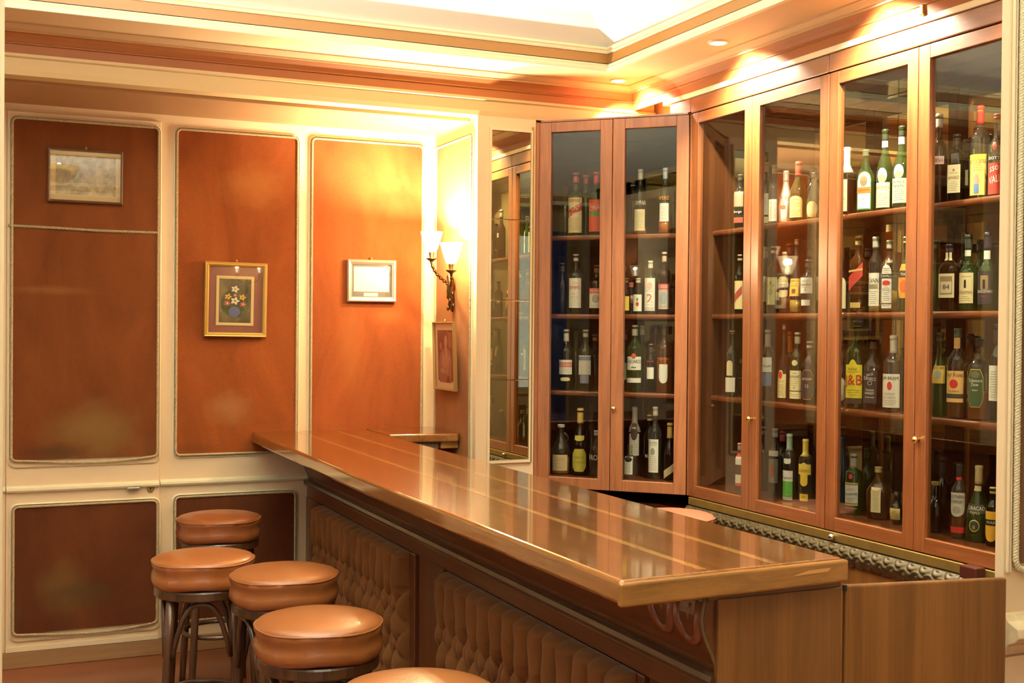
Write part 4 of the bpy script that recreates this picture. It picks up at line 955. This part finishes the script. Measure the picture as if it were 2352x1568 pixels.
# corner cabinet, third shelf
bottle(C, 3, 1300, 757, 35, 'spir', 'd', ((.55, .52, .40), .20), [('rect', 1.0, .26, .50, wh), ('rect', 1.0, .38, .46, (.60, .14, .10), 1), ('oct', .66, .15, .21, cr_, 1)], [('CINZANO', .42, .045, wh, .85)], 'dark bottle with white label and red stripe, corner cabinet')
bottle(C, 3, 1344, 758, 34, 'spir', 'y', ((.45, .42, .30), .12), [('rect', .95, .26, .58, wh), ('rect', .95, .50, .56, bl, 1), ('rect', .62, .12, .27, (.24, .24, .34), 1)], [('CINZANO', .53, .04, wh, .8)], 'olive clear bottle with white label under blue band, corner cabinet')
bottle(C, 3, 1322, 760, 30, 'bord', 'y', None, [], [], 'olive bottle between two white-labelled bottles, corner cabinet', back=1)
bottle(C, 3, 1366, 768, 30, 'bord', 'n', ((.25, .10, .04), .12), [], [], 'brown bottle behind the middle wood stile, corner cabinet', back=1)
bottle(C, 3, 1457, 747, 38, 'spir', 'g', ((.66, .64, .55), .16), [('rect', 1.0, .33, .53, wh), ('rect', 1.0, .14, .21, wh), ('oval', .30, .50, .58, (.60, .10, .03), 1)], [('BACARDI', .46, .05, (.12, .14, .14), .9), ('~', .37, .02, bk, .5)], 'green-tinted bottle with white label and red round seal, corner cabinet')
bottle(C, 3, 1434, 759, 26, 'bord', 'd', ((.30, .08, .05), .15), [('rect', .9, .18, .46, wh)], [], 'dark bottle with white label near the knob, corner cabinet', back=1)
bottle(C, 3, 1474, 748, 28, 'spir', 'c', ((.62, .62, .56), .14), [], [], 'clear white-capped bottle behind the round-sealed bottle, corner cabinet', back=1)
bottle(C, 3, 1494, 790, 20, 'slim', 'd', ((.08, .05, .03), .2), [('rect', .9, .28, .52, wh)], [('MARTINI', .64, .035, rd, .8)], 'small dark bottle with square white label, corner cabinet')
bottle(C, 3, 1525, 746, 38, 'spir', 'a', ((.08, .05, .03), .17), [('tongue', .55, .14, .42, wh)], [('MARTINI', .50, .035, (.6, .15, .05), .6)], 'large amber bottle with tongue-shaped white label, corner cabinet', liq=('y', .52))
bottle(C, 3, 1505, 746, 32, 'bord', 'n', ((.05, .03, .02), .14), [], [], 'brown dark-capped bottle behind the amber bottle, corner cabinet', back=1)
# corner cabinet, floor
bottle(C, 4, 1288, 975, 44, 'jug', 'c', ((.72, .70, .62), .05), [('rect', .88, .08, .40, (.66, .50, .30))], [('GRAPPA', .31, .04, (.4, .28, .15), .7), ('RISERVA', .22, .03, (.4, .28, .15), .6)], 'handled clear jug with beige label, corner cabinet', extra='handle', liq=('y', .35))
bottle(C, 4, 1332, 938, 38, 'burg', 'd', ((.72, .52, .12), .22), [('oct', .95, .06, .40, (.52, .46, .06)), ('tongue', .62, .52, .60, (.62, .52, .10))], [('MIRTO', .27, .035, (.2, .16, .02), .6), ('DI SARDEGNA', .20, .025, (.2, .16, .02), .8)], 'dark bottle with yellow octagonal label and gold neck, corner cabinet')
bottle(C, 4, 1370, 989, 36, 'spir', 'c', ((.5, .5, .44), .10), [], [('FROST', .42, .12, (.6, .58, .5), .95)], 'clear bottle with pale condensed lettering, corner cabinet')
bottle(C, 4, 1358, 921, 34, 'cone', 'n', None, [], [], 'brown cone-shouldered bottle behind the lettered clear bottle, corner cabinet', back=1)
bottle(C, 4, 1457, 935, 28, 'slim', 'c', ((.66, .64, .56), .36), [('rect', .9, .30, .62, wh), ('oval', .6, .52, .78, (.10, .06, .05), 1)], [], 'clear bottle with white sleeve and dark oval, corner cabinet', back=1)
bottle(C, 4, 1447, 1022, 30, 'bord', 'c', None, [('rect', .72, .12, .66, wh), ('oval', .62, .50, .66, bk, 1)], [], 'short clear bottle with dark oval on white label, corner cabinet', turn=-.2)
bottle(C, 4, 1491, 953, 26, 'squat', 'd', ((.68, .52, .2), .09), [], [('RUM', .35, .05, wh, .6)], 'dark bottle with gold screw cap, corner cabinet', back=.6)
bottle(C, 4, 1504, 935, 31, 'spir', 'c', ((.62, .60, .52), .12), [('rect', .86, .10, .56, wh), ('oval', .34, .34, .44, gy, 1)], [('GRAPPA', .51, .035, (.25, .22, .18), .6)], 'tall clear bottle with large white label, corner cabinet', turn=-.25)
bottle(C, 4, 1538, 972, 31, 'champ', 'd', ((.66, .48, .16), .26), [('diag', .9, .10, .24, cr_)], [], 'dark sparkling wine bottle with slanted cream label, corner cabinet')
# wall cabinets, top shelf
bottle(W, 1, 1699, 402, 28, 'spir', 'k', ((.06, .04, .03), .12), [('rect', .95, .40, .68, (.42, .26, .16)), ('rect', .95, .10, .20, (.45, .08, .05))], [('Borgo', .30, .06, wh, .7)], 'black bottle with colourful label behind the first stile, middle cabinet')
bottle(W, 1, 1757, 374, 29, 'spir', 'c', ((.62, .50, .28), .16), [('rect', .9, .16, .50, wh), ('rect', .9, .03, .13, cr_)], [], 'clear bottle with two white labels at the glass edge, middle cabinet')
bottle(W, 1, 1778, 380, 26, 'bord', 'c', ((.45, .35, .22), .14), [('rect', .85, .10, .45, (.55, .50, .40))], [], 'dim clear bottle behind the white palm bottle, middle cabinet', back=1)
bottle(W, 1, 1804, 394, 32, 'cone', 'w', ((.80, .76, .66), .20), [('oval', .42, .26, .34, (.60, .16, .06))], [('MALIBU', .49, .07, (.20, .17, .12), .8), ('Y', .40, .08, (.16, .20, .10), .4)], 'opaque white bottle with palm motif, middle cabinet')
bottle(W, 1, 1833, 373, 40, 'burg', 'y', ((.48, .06, .04), .24), [('arch', .88, .06, .42, (.80, .70, .28))], [('Riserva', .30, .035, (.45, .30, .08), .5), ('Speciale', .22, .03, (.45, .30, .08), .5)], 'olive bottle with yellow label and red capsule, middle cabinet')
bottle(W, 1, 1870, 398, 36, 'cone', 'c', ((.10, .07, .05), .1), [('oval', .85, .04, .38, (.74, .52, .20)), ('oval', .66, .09, .33, (.78, .66, .36), 1)], [], 'clear bottle with round gold label, middle cabinet', liq=('y', .10))
bottle(W, 1, 1864, 390, 26, 'spir', 'd', ((.04, .03, .02), .18), [], [], 'dark-capped bottle behind the round gold label, middle cabinet', back=1)
# second shelf
bottle(W, 2, 1699, 586, 24, 'spir', 'd', ((.40, .25, .15), .10), [('rect', .95, .08, .56, (.72, .58, .28)), ('diag', .8, .26, .40, (.40, .06, .05), 1)], [], 'dark bottle with cream label and red ribbon, middle cabinet')
bottle(W, 2, 1757, 568, 26, 'spir', 'c', ((.40, .34, .26), .18), [('rect', .95, .18, .56, (.50, .47, .38))], [], 'clear bottle with grey label at the glass edge, middle cabinet', liq=('d', .55), back=.3)
bottle(W, 2, 1776, 567, 33, 'spir', 'n', ((.45, .32, .12), .10), [('rect', .95, .13, .54, (.40, .36, .16)), ('oval', .14, .43, .48, (.35, .07, .03), 1)], [('0', .32, .09, (.22, .18, .07), .4), ('CUVEE', .42, .03, (.22, .18, .07), .6)], 'brown bottle with olive label and large round figure, middle cabinet')
bottle(W, 2, 1802, 580, 30, 'gin', 'c', ((.55, .42, .28), .16), [('arch', .9, .42, .60, (.60, .42, .18)), ('rect', .95, .44, .50, (.70, .66, .56), 1), ('tongue', .85, .26, .38, (.60, .46, .24))], [('BLEND', .47, .035, bk, .7)], 'clear bottle with stacked curved labels, middle cabinet', liq=('m', .3))
bottle(W, 2, 1828, 551, 31, 'flare', 'c', ((.48, .30, .14), .07), [('rect', .92, .23, .47, (.78, .50, .10)), ('oct', .3, .27, .33, br, 1)], [('RISERVA', .44, .03, br, .7)], 'clear long-necked bottle with orange-yellow label, middle cabinet', liq=('y', .18))
bottle(W, 2, 1856, 598, 36, 'squat', 'k', ((.06, .04, .03), .14), [('rect', .95, .37, .67, wh), ('rect', .62, .14, .25, wh)], [('Selection', .54, .05, bk, .7), ('2', .44, .04, bk, .3)], 'black bottle with white label and small white tag, middle cabinet')
bottle(W, 2, 1876, 612, 22, 'spir', 'g', None, [('rect', .9, .28, .78, cr_)], [], 'green bottle with cream label beside the second stile, middle cabinet', back=.95)
bottle(W, 2, 1812, 560, 26, 'bord', 'd', ((.42, .12, .05), .16), [], [], 'dark bottle behind the orange-yellow label, middle cabinet', back=1.1)
bottle(W, 2, 1858, 566, 24, 'bord', 'd', ((.05, .04, .03), .16), [], [], 'dark bottle behind the black white-labelled bottle, middle cabinet', back=1.1)
# third shelf
bottle(W, 3, 1681, 760, 30, 'spir', 'k', ((.45, .22, .08), .04), [('rect', .9, .07, .29, wh), ('arch', .5, .32, .55, cr_)], [], 'black bottle with cream labels at the far end, middle cabinet')
bottle(W, 3, 1706, 826, 34, 'ball', 'a', ((.3, .16, .06), .1), [], [], 'round amber flask behind the first stile, middle cabinet', kind='flat', back=.7, liq=('m', .5))
bottle(W, 3, 1763, 758, 37, 'spir', 'a', ((.55, .52, .45), .24), [('rect', .9, .40, .61, wh), ('rect', .9, .20, .39, (.14, .17, .30))], [('MACALLAN', .49, .035, bk, .8), ('12', .30, .04, (.25, .27, .35), .3)], 'amber bottle with white label above blue label, middle cabinet', liq=('m', .55))
bottle(W, 3, 1800, 746, 28, 'flare', 'c', ((.40, .26, .12), .06), [('rect', .95, .05, .36, (.78, .66, .30)), ('oval', .44, .29, .41, (.75, .62, .34), 1), ('oval', .34, .30, .395, rd, 2)], [('Nonina', .27, .03, (.4, .3, .1), .6)], 'clear long-necked bottle with red disc on yellow label, middle cabinet', turn=-.2)
bottle(W, 3, 1831, 764, 34, 'spir', 'g', ((.62, .58, .46), .16), [('rect', .95, .06, .46, (.80, .74, .42)), ('oval', .42, .53, .61, (.66, .58, .30)), ('rect', .95, .165, .175, bk, 1)], [('THE', .42, .022, bk, .3), ('GLENLIVET', .375, .035, bk, .85), ('12', .22, .03, bk, .25)], 'green bottle with pale yellow label and oval neck seal, middle cabinet')
bottle(W, 3, 1859, 785, 31, 'spir', 'n', ((.55, .52, .46), .10), [('oct', .95, .08, .54, (.035, .022, .02)), ('oct', .98, .07, .55, (.45, .30, .10), -1)], [('ANTIQUARY', .40, .045, (.75, .70, .62), .8), ('12', .29, .05, (.8, .76, .7), .3)], 'brown bottle with black octagonal label, middle cabinet', kind='square')
bottle(W, 3, 1815, 762, 24, 'bord', 'n', ((.62, .20, .04), .30), [], [], 'brown orange-capped bottle behind the pale yellow label, middle cabinet', back=1.1)
# cabinet floor
bottle(W, 4, 1700, 1018, 22, 'slim', 'c', ((.5, .3, .25), .15), [('rect', .9, .55, .72, wh), ('rect', .9, .72, .80, rd), ('rect', .9, .16, .34, wh), ('rect', .9, .10, .16, rd)], [], 'clear bottle with red and white bands behind first stile, middle cabinet')
bottle(W, 4, 1752, 980, 26, 'bord', 'd', ((.16, .15, .12), .12), [], [], 'dark grey-capped bottle at the glass edge, middle cabinet', back=.8)
bottle(W, 4, 1780, 985, 30, 'spir', 'c', ((.45, .44, .40), .12), [('rect', .85, .20, .56, (.22, .21, .17)), ('rect', .85, .60, .68, wh), ('oval', .3, .28, .48, (.40, .05, .03), 1)], [], 'clear bottle with grey label and red figure, middle cabinet', back=.3)
bottle(W, 4, 1797, 990, 28, 'bord', 'd', ((.40, .04, .05), .16), [], [], 'dark red-capped bottle behind the green label, middle cabinet', back=1.0)
bottle(W, 4, 1813, 997, 29, 'gin', 'c', ((.42, .55, .40), .24), [('rect', .95, .06, .30, (.12, .38, .05)), ('rect', .95, .30, .46, wh), ('rect', .95, .02, .07, (.55, .58, .40)), ('tongue', .6, .56, .64, wh)], [('Keglevich', .35, .04, bk, .8), ('VODKA', .10, .03, (.4, .6, .2), .6)], 'clear bottle with green and white label, middle cabinet')
bottle(W, 4, 1850, 1009, 34, 'gin', 'c', ((.78, .62, .10), .26), [('bump', .92, .46, .62, (.80, .62, .08)), ('tongue', .55, .28, .46, (.80, .56, .06)), ('rect', .62, .05, .16, (.78, .55, .08))], [("GORDON'S", .52, .045, (.45, .10, .03), .8), ('GIN', .12, .03, (.4, .2, .05), .4)], 'clear bottle with yellow labels and yellow cap, middle cabinet', kind='flat')
# last cabinet, top shelf
bottle(W, 1, 1944, 340, 34, 'bord', 'n', ((.70, .62, .45), .38), [('rect', .78, .05, .52, (.74, .66, .34))], [('MIELE', .24, .04, (.3, .15, .05), .5)], 'brown wine bottle with cream label and cream capsule, last cabinet', turn=-.35, liq=('m', .42))
bottle(W, 1, 1987, 346, 44, 'flask', 'g', ((.09, .12, .06), .10), [('arch', .78, .05, .66, (.10, .22, .08)), ('arch', .70, .07, .64, wh, 1), ('oval', .44, .42, .60, (.24, .17, .09), 2), ('rect', .74, .31, .41, (.70, .17, .03), 2)], [('Jagermeister', .36, .05, (.30, .05, .02), .66), ('35', .22, .03, bk, .2)], 'squat green flask with arched green label and orange band, last cabinet', kind='flat')
bottle(W, 1, 2031, 299, 38, 'burg', 'g', ((.03, .04, .02), .14), [('rect', .98, .03, .34, (.80, .74, .50)), ('oval', .62, .33, .52, (.42, .55, .62)), ('oval', .5, .34, .44, (.75, .55, .20), 1), ('rect', .5, .78, .86, (.66, .62, .52))], [('FERNET-BRANCA', .285, .035, (.25, .18, .06), .88), ('Milano', .20, .02, (.4, .3, .12), .5)], 'tall green bottle with cream label and round picture seal, last cabinet')
bottle(W, 1, 2069, 291, 40, 'burg', 'g', ((.03, .04, .02), .13), [('rect', .98, .06, .36, mint), ('oval', .62, .35, .53, (.42, .55, .62)), ('oval', .5, .36, .45, (.75, .55, .20), 1), ('rect', .5, .78, .88, (.66, .62, .52))], [('BRANCA', .32, .035, (.12, .18, .14), .7), ('MENTA', .27, .035, (.12, .18, .14), .6)], 'tall green bottle with mint green label, last cabinet')
bottle(W, 1, 2155, 263, 38, 'bord', 'n', ((.30, .24, .20), .16), [('rect', .95, .43, .52, (.58, .52, .46))], [('AVERNA', .475, .05, (.60, .06, .05), .82)], 'brown bottle with white name band in red letters, last cabinet', liq=('d', .20))
bottle(W, 1, 2195, 310, 38, 'gin', 'd', ((.03, .025, .02), .18), [('rect', .82, .12, .54, (.72, .64, .40)), ('oval', .12, .44, .48, (.5, .08, .05), 1)], [('AMARO', .35, .05, (.4, .25, .1), .7)], 'dark square bottle with plain cream label, last cabinet', kind='square')
bottle(W, 1, 2219, 322, 40, 'squat', 'd', ((.03, .025, .02), .20), [('rect', .5, .28, .52, (.35, .33, .24))], [], 'dark bottle behind the plain cream label, last cabinet', kind='square', back=.9)
bottle(W, 1, 2249, 245, 44, 'spir', 'c', ((.62, .05, .03), .20), [('rect', 1.0, .03, .44, (.78, .66, .16)), ('rect', 1.0, .41, .47, ye, 1), ('oval', .30, .10, .26, (.62, .30, .20), 1), ('rect', .26, .05, .15, (.14, .22, .45), 2), ('rect', .34, .90, .95, (.78, .55, .06))], [('PUNTO LA CATIRA', .39, .04, (.45, .08, .03), .95)], 'clear bottle with yellow picture label and red capsule, last cabinet')
bottle(W, 1, 2288, 264, 38, 'bord', 'c', ((.45, .10, .08), .05), [('rect', 1.0, .02, .40, (.62, .06, .04)), ('rect', 1.0, .43, .49, (.04, .03, .025)), ('oval', .24, .56, .66, rd)], [('DOTTI', .46, .035, wh, .8), ('sso', .33, .06, wh, .5, .3), ('VALI', .20, .09, wh, .6, .3)], 'clear bottle with red label next to the entrance jamb, last cabinet', liq=('m', .1))
# last cabinet, second shelf
bottle(W, 2, 1970, 544, 36, 'spir', 'a', ((.50, .36, .14), .12), [('diag', .98, .38, .56, (.52, .05, .03)), ('diag', .99, .54, .565, go, 1), ('rect', .7, .06, .13, go)], [], 'square amber bottle with slanted red label, last cabinet', kind='square', liq=('m', .34))
bottle(W, 2, 2010, 545, 30, 'slim', 'c', ((.45, .45, .34), .15), [('rect', .95, .08, .52, wh), ('rect', .72, .31, .37, (.28, .24, .14), 1)], [('CANN', .42, .06, (.08, .07, .06), .8)], 'clear bottle with white label and black letters, last cabinet', liq=('y', .10))
bottle(W, 2, 2042, 553, 40, 'spir', 'c', ((.50, .46, .30), .12), [('arch', .62, .05, .66, (.76, .72, .62)), ('rect', .62, .47, .53, bk, 1), ('oval', .46, .37, .44, rd, 1), ('rect', .62, .11, .125, br, 1)], [('BUSHMILLS', .50, .035, wh, .58), ('ORIGINAL', .32, .02, bk, .4)], 'clear bottle with arched white label and black name band, last cabinet', liq=('y', .30))
bottle(W, 2, 2081, 545, 36, 'burg', 'g', ((.7, .66, .5), .08), [('oct', .9, .18, .64, or_), ('rect', .9, .46, .55, bk, 1), ('oval', .5, .26, .42, (.65, .12, .03), 1)], [('THE', .50, .035, wh, .4)], 'green bottle with orange and black label beside the stile, last cabinet')
bottle(W, 2, 1937, 600, 20, 'slim', 'd', None, [('arch', .9, .08, .68, cr_)], [], 'dark bottle with arched cream label beside the second stile, last cabinet', back=.4)
bottle(W, 2, 1992, 570, 28, 'bord', 'n', ((.06, .04, .03), .14), [], [], 'brown bottle behind the slanted red label, last cabinet', back=1.1)
bottle(W, 2, 2062, 580, 34, 'bord', 'a', None, [('rect', .7, .35, .66, gy)], [], 'amber bottle with grey label behind the arched white label, last cabinet', back=.9, liq=('y', .3))
bottle(W, 2, 2180, 562, 46, 'spir', 'n', ((.04, .03, .05), .12), [('rect', .82, .20, .56, (.72, .62, .38)), ('rect', .64, .25, .52, (.30, .20, .10), 1), ('rect', .58, .27, .44, (.66, .56, .36), 2), ('rect', .46, .76, .88, cr_)], [('84', .36, .075, bk, .4)], 'broad brown bottle with cream label and black number, last cabinet', kind='square', liq=('d', .5))
bottle(W, 2, 2223, 540, 40, 'long', 'g', ((.05, .06, .05), .20), [('rect', .92, .10, .50, (.74, .62, .34)), ('rect', .4, .72, .80, wh), ('arch', .12, .30, .41, bk, 1)], [('SANDEMAN', .245, .04, (.30, .16, .06), .8)], 'green-necked bottle with pale label and cloaked figure, last cabinet')
bottle(W, 2, 2267, 535, 42, 'long', 'g', ((.03, .02, .04), .22), [('rect', .95, .08, .50, (.025, .02, .025)), ('rect', .42, .27, .45, (.30, .20, .09), 1), ('arch', .14, .28, .40, bk, 2), ('rect', .42, .66, .77, wh)], [('SANDEMAN', .245, .04, (.66, .62, .55), .85), ('PORTO', .185, .02, rd, .5)], 'green-necked bottle with black label and cloaked figure, last cabinet')
bottle(W, 2, 2147, 553, 28, 'bord', 'g', ((.10, .13, .08), .12), [], [], 'green bottle at the edge of the last glass pane, last cabinet', back=.5)
bottle(W, 2, 2214, 535, 34, 'bord', 'g', ((.02, .03, .02), .16), [], [], 'green bottle behind the pale-labelled port bottle, last cabinet', back=1.1)
bottle(W, 2, 2250, 552, 30, 'bord', 'g', ((.02, .03, .02), .16), [], [], 'green bottle between the two port bottles at the back, last cabinet', back=1.1)
# last cabinet, third shelf
bottle(W, 3, 1968, 737, 52, 'spir', 'g', ((.62, .36, .08), .065), [('bump', .84, .12, .50, (.82, .66, .04)), ('rect', .84, .055, .12, (.06, .04, .02))], [('J&B', .31, .15, rd, .85), ('RARE', .45, .03, br, .4)], 'green bottle with yellow label and huge red letters, last cabinet', extra=None)
bottle(W, 3, 2004, 786, 36, 'spir', 'c', ((.05, .04, .03), .10), [('rect', .92, .10, .58, (.028, .024, .022))], [('JACK', .52, .05, (.7, .68, .62), .5, .2), ("DANIEL'S", .465, .05, (.7, .68, .62), .8, -.1), ('O', .40, .07, (.45, .42, .38), .4), ('Tennessee', .30, .035, wh, .6), ('WHISKEY', .25, .035, wh, .66), ('SOUR MASH', .19, .02, wh, .6)], 'square clear bottle with black label and white letters, last cabinet', kind='square', liq=('d', .62))
bottle(W, 3, 2052, 771, 48, 'spir', 'c', ((.74, .68, .58), .23), [('rect', .98, .06, .50, (.80, .74, .62)), ('oval', .24, .29, .40, rd, 1)], [('JIM BEAM', .44, .05, bk, .85, .0), ('WHISKEY', .24, .025, gy, .6), ('BOURBON', .19, .025, gy, .6)], 'broad clear bottle with white label and white sealed cap, last cabinet', liq=('d', .68))
bottle(W, 3, 1937, 805, 30, 'ball', 'c', None, [('oval', .8, .10, .52, (.55, .50, .34))], [], 'round clear bottle with pale round label, last cabinet', back=.4)
bottle(W, 3, 1990, 800, 30, 'bord', 'd', ((.04, .03, .02), .16), [], [], 'dark bottle behind the huge red letters, last cabinet', back=1.1)
bottle(W, 3, 2159, 765, 36, 'champ', 'g', ((.05, .05, .05), .10), [('rect', .95, .40, .61, (.70, .48, .08)), ('oval', .5, .46, .55, (.36, .40, .36), 1)], [('CUTTY SARK', .585, .03, bk, .85)], 'green bottle with yellow ship label, last cabinet')
bottle(W, 3, 2199, 755, 48, 'spir', 'c', ((.06, .13, .08), .10), [('rect', .92, .18, .53, pe), ('rect', .92, .225, .275, (.06, .05, .03), 1), ('oval', .40, .335, .435, (.55, .02, .02), 1), ('rect', .34, .78, .90, pe)], [('Four Roses', .49, .05, (.22, .10, .04), .85), ('BOURBON', .305, .02, br, .5)], 'clear bottle with peach label and red roses, last cabinet', liq=('m', .5))
bottle(W, 3, 2249, 778, 54, 'spir', 'c', ((.03, .03, .03), .10), [('oct', .66, .17, .62, (.05, .09, .03)), ('oct', .70, .16, .63, go, -1), ('oval', .4, .52, .60, (.16, .14, .08), 1)], [('Tullamore', .49, .04, wh, .58), ('Dew', .44, .04, wh, .3), ('IRISH', .37, .02, wh, .35)], 'broad clear bottle with long dark green label, last cabinet', liq=('a', .36))
bottle(W, 3, 2290, 745, 36, 'spir', 'd', ((.03, .02, .02), .2), [('rect', .95, .22, .58, wh)], [], 'dark bottle with white label next to the entrance jamb, last cabinet')
bottle(W, 3, 2139, 785, 26, 'bord', 'd', ((.03, .03, .02), .15), [('rect', .9, .10, .48, gy)], [], 'dark grey-labelled bottle at the glass edge, last cabinet', back=.5)
bottle(W, 3, 2228, 768, 36, 'bord', 'a', ((.10, .07, .04), .12), [], [], 'amber bottle behind the peach label, last cabinet', back=1.0, liq=('r', .5))
# last cabinet, floor
bottle(W, 4, 1936, 1003, 30, 'cone', 'b', None, [], [], 'blue bottle beside the second stile, last cabinet', back=.4)
bottle(W, 4, 1961, 1043, 38, 'gin', 'g', ((.42, .42, .36), .22), [('rect', .92, .20, .50, (.76, .76, .68)), ('rect', .92, .51, .54, go, 1), ('rect', .92, .16, .19, go, 1), ('oval', .24, .60, .68, (.70, .04, .07))], [('Tanqueray', .35, .06, bk, .8, .12), ('LONDON DRY GIN', .12, .02, wh, .8)], 'green bottle with white script label and red seal, last cabinet', kind='round')
bottle(W, 4, 2018, 1073, 58, 'flask', 'a', ((.52, .42, .18), .10), [('rect', .42, .14, .62, (.76, .66, .38))], [('HINE', .54, .05, (.50, .10, .04), .36)], 'flat amber flask with narrow cream label, last cabinet', kind='flat', liq=('d', .70))
bottle(W, 4, 2062, 1128, 36, 'ball', 'd', None, [('rect', .7, .16, .50, (.60, .48, .16))], [], 'round dark bottle with yellow label beside the stile, last cabinet', liq=('m', .6))
bottle(W, 4, 1992, 1030, 30, 'bord', 'g', ((.02, .03, .02), .16), [], [], 'green bottle behind the white script label, last cabinet', back=1.0)
bottle(W, 4, 2150, 1107, 52, 'ball', 'd', ((.50, .38, .12), .06), [], [], 'round dark decanter with gilt rim at the glass edge, last cabinet', liq=('d', .6))
bottle(W, 4, 2166, 1051, 30, 'bord', 'd', ((.02, .02, .02), .26), [], [], 'dark tall-necked bottle behind the round decanter, last cabinet', back=.9)
bottle(W, 4, 2205, 1066, 38, 'spir', 'c', ((.03, .03, .03), .17), [('tongue', .95, .30, .62, (.64, .60, .52)), ('rect', .95, .08, .16, rd), ('rect', .40, .79, .83, rd), ('oval', .5, .34, .44, (.40, .37, .32), 1)], [('SOUTHERN', .57, .045, bk, .85), ('COMFORT', .50, .045, bk, .8)], 'clear bottle with white shield label and red foot band, last cabinet', liq=('m', .62))
bottle(W, 4, 2249, 1070, 58, 'flare', 'g', ((.56, .44, .22), .24), [('rect', .9, .38, .50, (.05, .05, .04)), ('oval', .42, .14, .30, go), ('oval', .36, .155, .285, (.04, .05, .03), 1), ('rect', .30, .67, .74, cr_)], [('CURACAO', .45, .05, cr_, .75), ('TRIPLE', .39, .03, go, .5), ('8', .20, .05, go, .3)], 'flared green bottle with dark label and gold ring, last cabinet', liq=('d', .36))
bottle(W, 4, 2283, 1120, 34, 'squat', 'd', ((.5, .4, .1), .1), [('tongue', .95, .08, .60, (.78, .42, .03)), ('rect', .95, .36, .46, bk, 1)], [('WAR', .41, .05, wh, .6)], 'dark bottle with orange and black label next to entrance jamb, last cabinet')

for o in bpy.data.objects:
    if '_o' in o: del o['_o']
